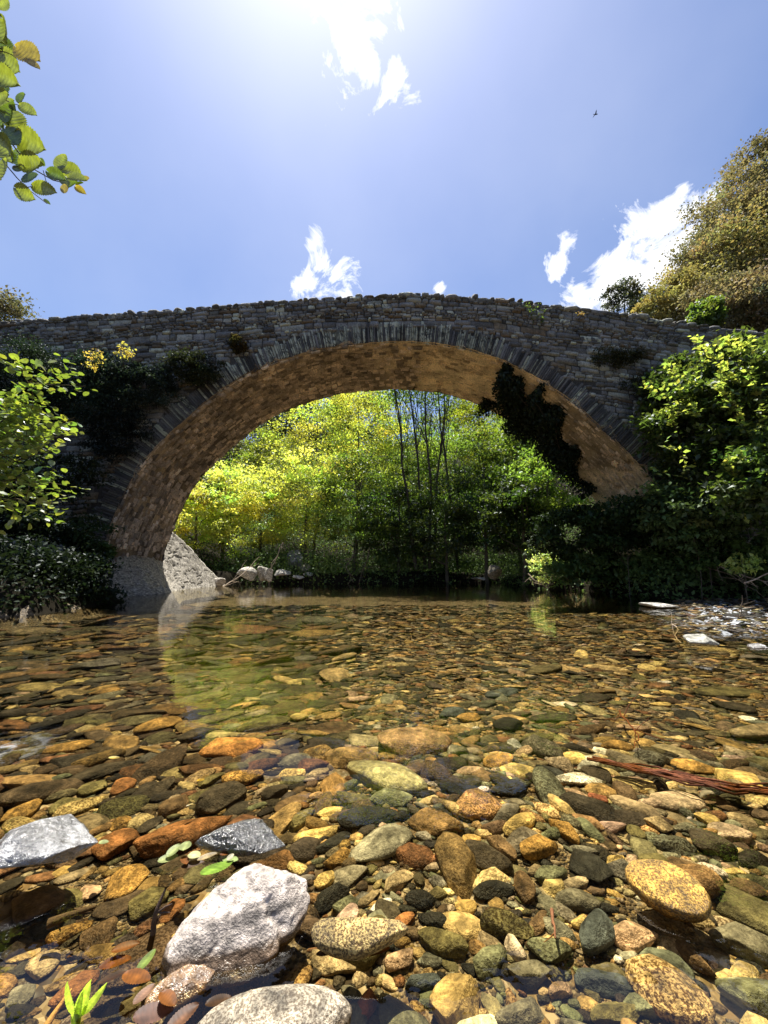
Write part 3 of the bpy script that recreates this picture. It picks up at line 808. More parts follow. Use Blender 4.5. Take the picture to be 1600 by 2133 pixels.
mk('deck', V, np.stack([i, i + 1, i + 91, i + 90], -1).reshape(-1, 4), M_MASON, np.broadcast_to((.12, .10, .07), V.shape), 0., parent=bridge)

# arch ring of thin radial slabs
a = Acc()
fnr = lambda u, v, w: np.c_[arc_at(u, v)[0], YF - w, arc_at(u, v)[1]]
for Yr, sg in ((YF, -1), (YB, 1)):
    fr = (lambda u, v, w: np.c_[arc_at(u, v)[0], YF - w, arc_at(u, v)[1]]) if sg < 0 else (lambda u, v, w: np.c_[arc_at(u, v)[0], YB + w, arc_at(u, v)[1]])
    s = 0.6
    while s < ARS[-1] - .4:
        t = RNG.uniform(.03, .085) * (1 if sg < 0 else 3)
        x_, z_ = arc_at(s)
        lich = 0.0
        if sg < 0 and -4.6 < x_ < 3.2: lich = RNG.choice([0, .6, 1.0], p=[.25, .2, .55])
        elif sg < 0: lich = RNG.choice([0, .4, 1.0], p=[.75, .15, .10])
        g = RNG.uniform(.06, .17)
        c = np.array([g, g * .98, g * .94]) * 1.15 if lich < .3 else np.array([g * 1.7, g * 1.75, g * 1.5])
        pillow(a, fr, s + .004, s + t - .004, RNG.uniform(-.03, .02), RNG.uniform(.44, .68), RNG.uniform(.02, .075), c, lich, 1, 7, jit=.3)
        s += t
    a.build('arch_ring', M_MASON, parent=bridge); a = Acc()

# barrel vault
ns_, ny_ = 520, 90
S, Yy = np.meshgrid(np.linspace(0, ARS[-1], ns_), np.linspace(YF - .02, YB + .02, ny_), indexing='ij')
s = S.ravel(); yy = Yy.ravel()
q = np.c_[s * .9, yy, 0 * s]
r = .035 * vnoise(q, 1.2, 41) + .03 * vnoise(q, 5, 42) + .018 * vnoise(q, 14, 43)
pit = np.maximum(0, vnoise(np.c_[s * 2.2, yy * 4.5, 0 * s], 1.6, 44, 2) - .30) * .45
vx, vz = arc_at(s, -r + pit)
V = np.c_[vx, yy, vz]
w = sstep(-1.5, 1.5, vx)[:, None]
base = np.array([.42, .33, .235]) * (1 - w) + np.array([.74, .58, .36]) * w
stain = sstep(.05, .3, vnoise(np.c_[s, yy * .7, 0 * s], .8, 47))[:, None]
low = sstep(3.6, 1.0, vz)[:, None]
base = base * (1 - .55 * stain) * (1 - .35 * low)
i = np.arange(ns_ - 1)[:, None] * ny_ + np.arange(ny_ - 1)[None]
F = np.stack([i, i + 1, i + ny_ + 1, i + ny_], -1).reshape(-1, 4)
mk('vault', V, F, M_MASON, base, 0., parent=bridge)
# rubble slabs showing through the vault mortar
a = Acc()
fv = lambda u, v, w: np.c_[arc_at(u, -w)[0], v, arc_at(u, -w)[1]]
y = YF + .03
while y < YB - .1:
    h = RNG.uniform(.05, .11); s = 1.0
    while s < ARS[-1] - 1.2:
        L = RNG.uniform(.10, .30); x_, z_ = arc_at(s)
        pr = .85 if x_ < -.5 else (.5 if x_ < 1.5 else .38)
        if z_ < 1.2: pr = .3
        if RNG.random() < pr:
            c = np.array([.62, .50, .37]) * RNG.uniform(.3, 1.5) if x_ < 1 else np.array([.74, .58, .37]) * RNG.uniform(.55, 1.2)  # left tones spread wide, standing in for contrast of relief lit from below
            pillow(a, fv, s, s + L, y, y + h, RNG.uniform(.03, .11) * (1 if x_ < 1 else .6), c, 0, 2, 1, jit=.5)
        s += L + .01
    y += h + .012
a.build('vault_stones', M_MASON, parent=bridge)

# ------------------------------------------------------------------ rocks of the banks
def outcrop(name, pts, label, col, seed, n=90, cat='rock', disp=.12, mat=None, bulge=0.):
    """faceted slab: a grid patch spanned by 4 corners, roughened, closed into the bank"""
    A, B, C, D = [np.array(p, float) for p in pts]
    t = np.linspace(0, 1, n); U, W = np.meshgrid(t, t)
    U = U.ravel()[:, None]; W = W.ravel()[:, None]
    V = A * (1 - U) * (1 - W) + B * U * (1 - W) + C * U * W + D * (1 - U) * W
    nrm = np.cross(B - A, D - A); nrm /= np.linalg.norm(nrm)
    q = V @ np.diag([1, 1, 1])
    d = disp * vnoise(q, .8, seed) + disp * .5 * vnoise(q @ np.array([[1, 0, .6], [0, 3, 0], [0, 0, 3]]), 1.5, seed + 1) - disp * .5 * (np.abs(vnoise(q, 2.2, seed + 2)) < .04)
    edge = np.minimum(np.minimum(U, 1 - U), np.minimum(W, 1 - W))[:, 0]
    V = V + nrm * (d * 1.0)[:, None]
    V[:, 0] += bulge * np.exp(-((V[:, 1] - 10.8) / 1.6) ** 2) * (1 - .8 * W[:, 0])
    k = n * n
    base = V.mean(0) - nrm * 1.5
    i = np.arange(n - 1)[:, None] * n + np.arange(n - 1)[None]
    F = [np.stack([i, i + 1, i + n + 1, i + n], -1).reshape(-1, 4)]
    ring = np.r_[np.arange(n), np.arange(1, n) * n + n - 1, (n - 1) * n + np.arange(n - 2, -1, -1), np.arange(n - 2, 0, -1) * n]
    V = np.vstack([V, base]); F.append(np.c_[ring, np.roll(ring, -1), np.full(len(ring), k)][:, ::-1])
    o = mk(name, V, F, mat or M_ROCK, np.broadcast_to(col, V.shape), .15, smooth=True, loc=tuple(V[:-1].mean(0)))
    return tag(o, label, cat)
outcrop('rock_outcrop', [(-6.9, 8.2, -.35), (-6.6, 17.2, -.35), (-8.0, 14.0, 2.3), (-8.2, 8.6, 1.1)], 'pale bedrock slab under the left foot of the arch, its far end in bright sun', (.28, .26, .225), 3, 140, disp=.08, bulge=1.0)
outcrop('rock_outcrop', [tuple(at(-60, 1165, Y=8.6)), tuple(at(165, 1150, Y=9.0)), tuple(at(150, 1112, Y=9.4)), tuple(at(-60, 1105, Y=8.8))], 'pale rock ledge among the shrubs at the left edge', (.30, .29, .25), 12, 50, disp=.2)
def boulder_at(p, dims, col, label, seed, mat=None, rot=0.):
    V, F = stone_shape(4, seed, .7, .25); V = rotz(V * dims, rot)
    o = mk('boulder', V + p, F, mat or M_ROCK, np.broadcast_to(col, V.shape), .2, smooth=True, loc=tuple(p)); tag(o, label, 'boulder', 'rocks on the far bank')
for px_, py_, Y, d, c, lab in [
    (515, 1196, 17.5, (.45, .35, .33), (.45, .43, .38), 'white pointed rock, leftmost of the far bank rocks in the water'),
    (548, 1192, 17.8, (.3, .3, .42), (.36, .34, .29), 'second far bank rock, upright beside the white pointed one'),
    (560, 1196, 17.6, (.2, .25, .35), (.4, .38, .33), 'narrow upright rock right of the two far bank rocks'),
    (590, 1194, 18.5, (.45, .35, .2), (.44, .42, .38), 'low pale rock lying between the upright rocks and the grey boulder'),
    (612, 1168, 20.5, (.75, .6, .6), (.17, .17, .17), 'large grey boulder under the trees on the far bank'),
    (635, 1185, 20, (.4, .35, .3), (.15, .14, .12), 'dark boulder in front of the large grey far boulder'),
    (620, 1202, 18.6, (.35, .3, .1), (.42, .4, .36), 'flat pale rock at the waterline of the far bank'),
    (640, 1196, 19, (.3, .25, .12), (.3, .29, .26), 'small flat rock right of the waterline rock'),
    (455, 1212, 16.2, (.25, .3, .2), (.35, .32, .28), 'small rock at the foot of the sunlit bedrock'),
    (1030, 1192, 15.5, (.3, .3, .3), (.12, .11, .085), 'brown rock lying on the right bank behind the bridge'),
    (1000, 1205, 16.5, (.6, .3, .08), (.2, .2, .18), 'flat grey rock at the waterline of the right bank')]:
    boulder_at(at(px_, py_, Y=Y), d, c, lab, int(px_), rot=px_ * .3)

# ------------------------------------------------------------------ foliage
def leaf_geo(P, size, D, Nn, near=False):
    """many leaves: positions, sizes, directions and normals; 4-gon folded leaves, or rounder ones for the near plants"""
    D = D / (np.linalg.norm(D, axis=1)[:, None] + 1e-9)
    S = np.cross(D, Nn); S /= np.linalg.norm(S, axis=1)[:, None] + 1e-9
    Nn = np.cross(S, D)
    size = np.broadcast_to(size, (len(P),))[:, None]
    if not near:
        T = [(0, 0, 0), (.32, .42, .10), (0, 1, -.05), (-.32, .42, .10)]
        F0 = np.array([[0, 1, 2], [0, 2, 3]])
    else:
        T = [(0, 0, 0), (.26, .16, .06), (.40, .45, .09), (.28, .78, .06), (0, 1.0, -.06), (-.28, .78, .06), (-.40, .45, .09), (-.26, .16, .06), (0, .5, 0)]
        F0 = np.array([[8, 0, 1], [8, 1, 2], [8, 2, 3], [8, 3, 4], [8, 4, 5], [8, 5, 6], [8, 6, 7], [8, 7, 0]])
    V = np.stack([P + size * (S * a + D * b + Nn * c) for a, b, c in T], 1).reshape(-1, 3)
    F = (np.arange(len(P))[:, None, None] * len(T) + F0[None]).reshape(-1, 3)
    return V, F, len(T)

def crown_points(n_clusters, per, radii, seed, flat=.55, csize=.24, hollow=.5, cone=0.0):
    r = np.random.default_rng(seed)
    u = r.normal(size=(n_clusters, 3)); u /= np.linalg.norm(u, axis=1)[:, None]
    rad = hollow + (1 - hollow) * r.random(n_clusters) ** .6
    lump = 1 + (.28 if flat > .45 else .5) * vnoise(u, 1.7, seed, 2)
    C = u * (rad * lump)[:, None]
    if cone: C[:, :2] *= (1 - cone * np.clip(C[:, 2:3] * .5 + .5, 0, 1))
    C = C * radii
    m = np.mean(radii)
    L = np.repeat(C, per, 0) + r.normal(size=(n_clusters * per, 3)) * (csize * m * np.array([1, 1, flat])) * r.uniform(.5, 1.2, (n_clusters, 1)).repeat(per, 0)
    return C, L, np.repeat(np.arange(n_clusters), per)

def orient(n, r, up=.5, droop=.2):
    Nn = r.normal(size=(n, 3)) * (1, 1, .6) + (0, 0, up * 2)
    D = r.normal(size=(n, 3)); D[:, 2] -= droop
    return D, Nn

def tree(name, centre, radii, label, cat, group=None, seed=1, n=60, per=120, leaf=.13, col=(.10, .15, .03), var=.25, trunk=.14, base=None, mat=None,
         near=False, bark=(.10, .085, .065), flat=.55, limbs=10, csize=.24, hollow=.45, lean=0, up=.8, cone=0.):
    centre = np.array(centre, float); radii = np.array(radii, float)
    r = np.random.default_rng(seed)
    if base is None:
        bx, by = centre[0] + lean, centre[1]; base = np.array([bx, by, g1(bx, by) - .1])
    base = np.array(base, float)
    root = empty(name, tuple(base), label, cat, group)
    if name in ('bank_bush', 'bank_shrub'): trunk *= .22
    C, L, ci = crown_points(n, per, radii, seed, flat, csize, hollow, cone)
    L = L + centre
    keep = L[:, 2] > g1(centre[0], centre[1]) * .0 + .05
    L = L[keep]; ci = ci[keep]
    D, Nn = orient(len(L), r, up)
    sz = leaf * r.uniform(.6, 1.3, len(L))
    V, F, k = leaf_geo(L, sz, D, Nn, near)
    cc = 1 + var * r.normal(size=(n, 1)).clip(-2, 2); hue = 1 + .25 * var * r.normal(size=(n, 1)) * np.array([[1.6, 0, 0]])
    c = np.array(col) * cc[ci] * hue[ci] * r.uniform(.88, 1.12, (len(L), 1))
    mk('crown', V, F, mat or M_LEAF, np.repeat(np.clip(c, .004, .9), k, 0), None, parent=root, loc=tuple(base))
    a = Acc()
    top = centre + (0, 0, radii[2] * .75)
    tp = wander(base, top, 14, .04, seed)
    V, F = tube(tp, np.linspace(trunk, trunk * .18, 14), 7); a.add(V, F, bark)
    for j in range(limbs):
        q = C[r.integers(n)] + centre; t = np.clip((q[2] - .35 * abs(q[2] - base[2]) - base[2]) / max(top[2] - base[2], .1), .12, .9)
        st = tp[int(t * 13)]
        V, F = tube(wander(st, q, 7, .08, seed + j), np.linspace(trunk * .38 * (1.1 - t), trunk * .05, 7), 5); a.add(V, F, bark)
    a.build('trunk', M_BARK, parent=root, smooth=True, loc=tuple(base))
    return root

YG = (.32, .35, .09)     # fresh alder green
MG = (.13, .19, .045)
DG = (.05, .08, .022)
OL = (.26, .225, .12)    # brown olive holm oak
# trees seen through the arch
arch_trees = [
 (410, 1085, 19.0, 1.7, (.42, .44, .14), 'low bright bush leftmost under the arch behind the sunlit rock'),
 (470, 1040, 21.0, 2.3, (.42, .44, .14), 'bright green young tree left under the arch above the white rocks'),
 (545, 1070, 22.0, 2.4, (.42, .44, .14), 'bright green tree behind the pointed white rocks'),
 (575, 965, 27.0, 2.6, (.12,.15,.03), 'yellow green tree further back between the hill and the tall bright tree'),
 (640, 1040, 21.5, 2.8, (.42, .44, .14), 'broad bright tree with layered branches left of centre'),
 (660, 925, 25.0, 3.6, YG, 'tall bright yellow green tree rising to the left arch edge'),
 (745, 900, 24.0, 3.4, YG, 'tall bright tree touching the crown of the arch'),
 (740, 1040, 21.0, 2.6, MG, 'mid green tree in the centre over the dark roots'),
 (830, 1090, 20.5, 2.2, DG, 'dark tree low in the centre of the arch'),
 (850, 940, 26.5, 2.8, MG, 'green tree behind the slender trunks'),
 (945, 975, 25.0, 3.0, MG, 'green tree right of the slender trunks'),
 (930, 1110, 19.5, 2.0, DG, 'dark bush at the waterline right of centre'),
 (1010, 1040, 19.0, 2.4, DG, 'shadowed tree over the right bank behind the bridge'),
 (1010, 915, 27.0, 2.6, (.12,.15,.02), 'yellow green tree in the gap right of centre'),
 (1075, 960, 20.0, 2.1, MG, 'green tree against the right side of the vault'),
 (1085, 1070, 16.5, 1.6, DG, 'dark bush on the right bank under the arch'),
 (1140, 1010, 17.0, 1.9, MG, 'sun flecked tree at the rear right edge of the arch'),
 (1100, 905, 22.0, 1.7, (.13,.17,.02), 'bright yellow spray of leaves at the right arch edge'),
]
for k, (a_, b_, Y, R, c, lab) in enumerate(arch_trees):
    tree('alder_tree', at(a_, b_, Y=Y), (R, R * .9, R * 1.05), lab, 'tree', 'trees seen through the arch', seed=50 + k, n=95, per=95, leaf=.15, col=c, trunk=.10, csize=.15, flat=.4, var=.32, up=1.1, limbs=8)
# slender trunks with thin open crowns
for k, (xb, xt, Y, lab) in enumerate([(868, 808, 19.6, 'slender dark tree leaning left, leftmost of the bare trunks'), (885, 842, 20.2, 'slender tree beside the leaning one, second bare trunk'),
                                      (895, 880, 19.8, 'upright slender tree, third of the bare trunks'), (955, 900, 20.6, 'slender tree leaning left, rightmost bare trunk'), (905, 930, 21.5, 'thin pale trunk behind the bare trunks')]):
    bs = at(xb, 1185, Y=Y); tp = at(xt, 760, Y=Y)
    tree('slender_tree', tp - (0, 0, .5), (1.9, 1.7, 1.9), lab, 'tree', 'slender trunks in the centre of the arch', seed=90 + k, n=30, per=50, leaf=.16, col=MG, trunk=.095, base=bs, limbs=12, bark=(.06, .05, .04))
# wooded hillside far behind, left
for k, (a_, b_, Y, R, c, lab) in enumerate([
    (745, 862, 50, 5.0, (.12,.14,.05), 'distant tree on the hill just under the crown of the arch'), (670, 872, 50, 5.0, (.10,.12,.045), 'distant tree on the hill between the left arch edge and the crown'),
    (600, 880, 48, 5.0, (.09,.12,.035), 'distant green tree on the hill, highest at the left arch edge'), (540, 930, 46, 4.5, (.11,.12,.06), 'distant greyish tree on the hill, middle of the slope'),
    (500, 985, 44, 4.5, (.10,.10,.07), 'distant brownish tree low on the hill'), (560, 1000, 42, 4.5, (.07,.09,.03), 'dark distant tree at the foot of the hill'),
    (450, 1040, 40, 4.0, (.08,.11,.03), 'distant tree just above the leftmost bright bush'), (960, 900, 48, 4.5, (.10,.14,.03), 'distant tree on the hill seen between trunks, right of centre'),
    (1050, 940, 44, 4.5, (.09,.12,.03), 'distant tree on the hill at the right side of the arch'), (760, 960, 48, 5.5, (.08,.12,.03), 'distant tree on the hill behind the centre'),
    (650, 1020, 40, 5, (.07,.10,.03), 'dark distant tree behind the broad bright tree'), (880, 1040, 38, 5, (.05,.08,.02), 'dark distant tree behind the slender trunks'),
    (1010, 1060, 34, 4.5, (.05,.08,.02), 'dark distant tree behind the right bank'), (780, 1080, 34, 4.5, (.04,.07,.02), 'dark distant tree low behind the centre')]):
    tree('hill_tree', at(a_, b_, Y=Y), (R, R, R * .9), lab, 'tree', 'trees on the distant hill', seed=130 + k, n=110, per=90, leaf=.30, col=c, trunk=.2, csize=.16, limbs=6)
# hillside of evergreen oaks at upper right
for k, (a_, b_, Y, R, c, lab, sp_) in enumerate([
    (1575, 350, 27, 2.3, (.24,.21,.11), 'topmost open crowned evergreen oak at the right edge', 50), (1530, 445, 27, 3.0, OL, 'evergreen oak high on the right slope below the topmost one', 100),
    (1630, 450, 25, 3.2, OL, 'evergreen oak cut by the right edge high on the slope', 100), (1475, 545, 27, 2.6, OL, 'evergreen oak sticking out over the white cloud', 90),
    (1560, 560, 25, 3.2, (.30,.27,.11), 'yellowish evergreen oak in the middle of the right slope', 110), (1440, 620, 26, 2.2, (.33,.29,.12), 'golden evergreen oak low on the slope above the parapet', 90),
    (1380, 645, 26, 1.7, (.35,.31,.12), 'small golden bush just above the right parapet', 70), (1510, 650, 23, 2.4, (.26,.22,.13), 'brown evergreen oak above the right parapet', 100),
    (1600, 640, 22, 2.6, (.27,.23,.15), 'reddish brown evergreen oak at the right edge above the parapet', 100), (1300, 628, 29, 1.7, (.10,.11,.07), 'sparse grey green tree left of the golden bushes', 34),
    (1470, 655, 21, .9, (.10,.15,.04), 'fresh green shrub behind the right parapet', 40)]):
    tree('oak_tree', at(a_, b_, Y=Y), (R, R * .95, R), lab, 'tree', 'evergreen oaks on the right slope', seed=170 + k, n=sp_, per=105, leaf=.20, col=c, trunk=.16, csize=.18, limbs=8, mat=M_LEAF if k == 10 else M_DARKLEAF, flat=.7)
# oak at the left edge above the parapet
tree('oak_tree', at(-25, 665, Y=13.8), (1.7, 1.5, 1.25), 'grey green oak crown at the left edge above the bridge', 'tree', seed=201, n=60, per=110, leaf=.12, col=(.16, .15, .09), csize=.2, mat=M_DARKLEAF, base=(-12.8, 14.6, 3))

# shrubs on the left spandrel
for k, (a_, b_, Y, R, Rz, c, lab, nn) in enumerate([
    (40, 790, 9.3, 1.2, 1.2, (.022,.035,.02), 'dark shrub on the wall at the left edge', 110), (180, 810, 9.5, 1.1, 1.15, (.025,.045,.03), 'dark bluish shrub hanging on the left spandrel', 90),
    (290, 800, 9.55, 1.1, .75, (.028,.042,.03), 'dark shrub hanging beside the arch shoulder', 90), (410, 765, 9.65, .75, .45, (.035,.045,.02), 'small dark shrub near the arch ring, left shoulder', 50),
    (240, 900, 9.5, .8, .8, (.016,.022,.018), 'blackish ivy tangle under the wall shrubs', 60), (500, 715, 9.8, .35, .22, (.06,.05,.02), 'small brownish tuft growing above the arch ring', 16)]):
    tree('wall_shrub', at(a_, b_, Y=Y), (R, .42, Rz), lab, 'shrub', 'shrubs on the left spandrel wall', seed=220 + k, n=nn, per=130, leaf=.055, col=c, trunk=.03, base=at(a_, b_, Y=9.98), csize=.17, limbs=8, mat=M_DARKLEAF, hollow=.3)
for k, (a_, b_, lab) in enumerate([(196, 748, 'sunlit yellow sprig on the left spandrel, left one'), (256, 730, 'sunlit yellow sprig on the left spandrel, right one')]):
    tree('yellow_sprig', at(a_, b_, Y=8.9), (.2, .15, .24), lab, 'plant', 'yellow sprigs on the wall', seed=240 + k, n=14, per=14, leaf=.06, col=(.34, .29, .10), trunk=.008, base=at(a_, b_ + 60, Y=9.6), limbs=6)
# undergrowth of the left bank, tree shade put into its dark leaf colours
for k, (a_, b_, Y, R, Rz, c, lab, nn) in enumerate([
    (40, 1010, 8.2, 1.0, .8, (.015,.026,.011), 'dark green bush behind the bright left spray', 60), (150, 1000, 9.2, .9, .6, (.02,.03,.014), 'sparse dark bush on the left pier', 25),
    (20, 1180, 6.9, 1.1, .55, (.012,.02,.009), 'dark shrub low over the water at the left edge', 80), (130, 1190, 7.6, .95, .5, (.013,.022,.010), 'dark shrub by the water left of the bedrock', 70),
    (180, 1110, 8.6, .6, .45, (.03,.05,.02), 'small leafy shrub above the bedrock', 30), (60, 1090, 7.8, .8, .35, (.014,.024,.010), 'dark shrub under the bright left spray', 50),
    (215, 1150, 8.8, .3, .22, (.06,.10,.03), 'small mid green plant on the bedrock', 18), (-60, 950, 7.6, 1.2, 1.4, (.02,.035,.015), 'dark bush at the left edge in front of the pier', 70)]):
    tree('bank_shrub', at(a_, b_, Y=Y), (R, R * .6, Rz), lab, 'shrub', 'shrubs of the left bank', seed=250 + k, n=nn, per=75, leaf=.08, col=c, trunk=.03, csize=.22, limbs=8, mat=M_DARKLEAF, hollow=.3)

# big bushes of the right bank
for k, (a_, b_, Y, R, Rz, c, lab, nn, lf) in enumerate([ 
    (1560, 820, 7.9, 1.25, 1.3, (.06,.09,.03), 'big leafy tree with sunlit shoots at the right edge', 120, .10),
    (1440, 880, 8.9, 1.05, 1.5, (.05,.08,.026), 'dark leafy tree with sunlit shoots over the right arch foot', 120, .095),
    (1600, 1010, 7.2, 1.1, 1.0, (.07,.11,.035), 'dense bush at the right edge under the sunlit tree', 130, .095),
    (1440, 1060, 8.8, 1.2, .9, (.07,.11,.04), 'dark bush filling the foot of the right bank', 130, .09),
    (1300, 1090, 10.0, 1.1, .7, (.024,.045,.015), 'dark bush under the springing of the right arch', 110, .09),
    (1190, 1110, 12.0, 1.2, .9, (.03,.05,.016), 'dark bush behind the sunlit shrub on the right bank', 100, .10),
    (1380, 1180, 10.4, 1.3, .5, (.09,.15,.045), 'low green bramble patch on the right bank above the water', 90, .09),
    (1540, 1160, 9.0, 1.2, .55, (.07,.12,.035), 'low bramble patch near the right edge above the water', 90, .09),
    (1230, 1180, 11.6, 1.1, .45, (.06,.10,.03), 'low bramble patch right of the sunlit shrub', 80, .09),
    (1405, 815, 9.3, .75, .85, (.05,.075,.025), 'leafy bush climbing the right spandrel beside the parapet', 90, .09),
    (1700, 900, 8.5, 1.6, 2.4, (.10,.15,.045), 'tall bush cut by the right edge', 130, .10)]):
    tree('bank_bush', at(a_, b_, Y=Y), (R, R * .75, Rz), lab, 'bush', 'bushes of the right bank', seed=270 + k, n=nn, per=62, leaf=lf * 1.35, col=c, trunk=.05, csize=.16, flat=.4, limbs=14, hollow=.45, up=1.0, mat=M_LEAF if k in (0, 1, 2, 9, 10) else M_DARKLEAF)
# arching shoots with bright leaves at the top of the right bushes
def spray(name, base, tip, label, cat, group, seed, nleaf=40, leaf=.09, col=(.3, .36, .09), th=.006, width=.14, near=False, mat=None, side=4):
    r = np.random.default_rng(seed)
    base = np.array(base, float); tip = np.array(tip, float)
    root = empty(name, tuple(base), label, cat, group)
    a = Acc(); main = wander(base, tip, 12, .08, seed)
    V, F = tube(main, np.linspace(th, th * .3, 12), 5); a.add(V, F, (.10, .08, .05))
    Ps, Ds = [], []
    L = np.linalg.norm(tip - base)
    for j in range(side):
        i = int(r.integers(3, 11)); d = (tip - base) / L + r.normal(size=3) * (.7, .7, .4); d /= np.linalg.norm(d)
        e = main[i] + d * L * r.uniform(.2, .4)
        tw = wander(main[i], e, 7, .08, seed + j + 1); V, F = tube(tw, np.linspace(th * .5, th * .2, 7), 4); a.add(V, F, (.12, .10, .05))
        for q in range(nleaf // (side + 1)):
            t = r.uniform(.1, 1) * 6; i0 = min(int(t), 5); Ps.append(tw[i0] + (tw[i0 + 1] - tw[i0]) * (t - i0)); Ds.append(d)
    for q in range(nleaf // (side + 1) * 2):
        t = r.uniform(2, 11); i0 = min(int(t), 10); Ps.append(main[i0] + (main[i0 + 1] - main[i0]) * (t - i0)); Ds.append((tip - base) / L)
    P_ = np.array(Ps) + r.normal(size=(len(Ps), 3)) * width * .25
    D = np.array(Ds) * .6 + r.normal(size=(len(Ps), 3)) * (1, 1, .4) * .7
    Nn = r.normal(size=(len(Ps), 3)) * .45 + (0, 0, 1)
    V, F, k = leaf_geo(P_, leaf * r.uniform(.6, 1.2, len(P_)), D, Nn, near)
    c = np.array(col) * r.uniform(.7, 1.25, (len(P_), 1)) * (1 + r.normal(size=(len(P_), 1)) * np.array([[.12, 0, 0]]))
    mk('leaves', V, F, mat or M_LEAF, np.repeat(c, k, 0), None, parent=root, loc=tuple(base), smooth=near)
    a.build('stem', M_BARK, parent=root, smooth=True, loc=tuple(base))
    return root
tips = [(1450,705),(1490,720),(1540,710),(1590,715),(1400,760),(1440,780),(1500,770),(1560,770),(1600,800),(1380,810),(1530,840),(1590,870),(1560,920),(1600,960),(1450,850),(1520,970),(1580,1020),(1420,940)]
for k, (a_, b_) in enumerate(tips):
    Y = 7.6 if a_ > 1480 else 8.35
    t = at(a_, b_, Y=Y - .6); bs = at(a_ + 45, b_ + 130, Y=Y + .3)
    spray('leafy_shoot', bs, t, 'sunlit yellow green shoot on the right bushes, ' + ['topmost left of them', 'second at the top', 'third at the top', 'top right corner one', 'left one in the second row', 'second in the second row', 'middle of the second row', 'fourth of the second row', 'right end of the second row', 'leftmost on the dark bush', 'centre of the right bush', 'right edge at mid height', 'below the centre of the right bush', 'right edge below mid height', 'on the dark bush beside the wall', 'low on the right bush', 'lowest at the right edge', 'low on the dark bush'][k],
          'plant', 'sunlit shoots on the right bushes', 300 + k, 76, .125, (.27, .33, .11))
# small sunlit shrub in the gap
tree('small_shrub', at(1132, 1175, Y=13.2), (.40, .30, .78), 'small sunlit shrub with pale leaves standing at the waterline under the right arch', 'shrub', seed=330, n=44, per=26, leaf=.09, col=(.42, .47, .26), trunk=.015, limbs=8)
tree('small_shrub', at(1545, 1170, Y=7.6), (.32, .2, .2), 'small sunlit pale green shrub at the right edge above the riffle', 'shrub', seed=331, n=16, per=22, leaf=.075, col=(.30, .38, .12), trunk=.012, limbs=6)
# undergrowth that nobody could count
def cover(name, label, areas, leaf, col, seed, n):
    r = np.random.default_rng(seed); Ps = []
    for x0, x1, y0, y1, hh in areas:
        k = int(n * (x1 - x0) * (y1 - y0)); x = r.uniform(x0, x1, k); y = r.uniform(y0, y1, k)
        m = land_mask(x, y) > .25; x, y = x[m], y[m]
        Ps.append(np.c_[x, y, ground_z(x, y) + r.random(len(x)) ** 1.5 * hh * (1 + .6 * vnoise(np.c_[x, y, 0 * x], 1.1, seed))])
    P_ = np.concatenate(Ps); D, Nn = orient(len(P_), r, .8)
    V, F, k = leaf_geo(P_, leaf * r.uniform(.6, 1.3, len(P_)), D, Nn)
    c = np.array(col) * r.uniform(.6, 1.4, (len(P_), 1))
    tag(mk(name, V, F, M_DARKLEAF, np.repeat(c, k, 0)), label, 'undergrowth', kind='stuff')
cover('undergrowth', 'dark leafy undergrowth covering the left bank', [(-14, -8.3, 8.6, 18, .7), (-9, -5.2, 5.4, 8.8, .35), (-9, -5.2, 5.4, 8.8, .3)], .09, (.016, .025, .010), 400, 300)  # left bank leaves darkened to stand in for the shade of overhead trees
cover('undergrowth', 'low leafy undergrowth covering the right and far banks', [(5.0, 15, 8.0, 12, .9), (5.0, 15, 8.0, 12, .5), (5.0, 15, 8.0, 10, .3), (5.3, 15, 12, 18, .6), (-9, 12, 18, 26, 1.2), (-20, 16, 26, 40, 2.0)], .12, (.10, .155, .05), 401, 170)
# ivy on the right side of the vault
r_ = np.random.default_rng(410)
P_ = []
root = empty('ivy_plant', (5.6, 12.4, 5.0), 'dark ivy curtain hanging on the right side of the vault', 'ivy')
for _ in range(26000):
    s_ = r_.uniform(0, 1) ; x_ = 3.4 + 3.6 * s_
    sidx = ARS[np.argmin(np.abs(ARC[:, 0] - x_) + (ARC[:, 1] < 0) * 9)]
    y_ = r_.uniform(YF, YB)
    edge = 10.0 + max(0, (x_ - 4.4)) * 1.05 + .35 * math.sin(x_ * 7)
    lowb = 12.9 - max(0, 4.0 - x_) * 0 
    if y_ < edge or (x_ < 4.4 and abs(y_ - (10 + (x_ - 3.5) * 2.4)) > .9 and y_ < 12.2): continue
    if vnoise(np.array([[x_ * 1.3, y_ * 1.3, 0]]), 1, 8)[0] < -.42: continue
    off = -r_.random() ** 2 * .5
    vx_, vz_ = arc_at(sidx, off); P_.append((float(vx_), y_, float(vz_)))
P_ = np.array(P_); D, Nn = orient(len(P_), r_, .2, 1.0)
V, F, k = leaf_geo(P_, .11 * r_.uniform(.6, 1.3, len(P_)), D, Nn)
mk('foliage', V, F, M_DARKLEAF, np.repeat(np.array((.018, .028, .014)) * r_.uniform(.5, 1.5, (len(P_), 1)), k, 0), None, parent=root, loc=tuple(root.location))
a = Acc()
for j in range(14):
    p, q = P_[r_.integers(len(P_))], P_[r_.integers(len(P_))]
    if np.linalg.norm(p - q) < 2: V, F = tube(wander(p, q, 8, .1, j), .012, 4); a.add(V, F, (.05, .04, .03))
a.build('stem', M_BARK, parent=root, loc=tuple(root.location))
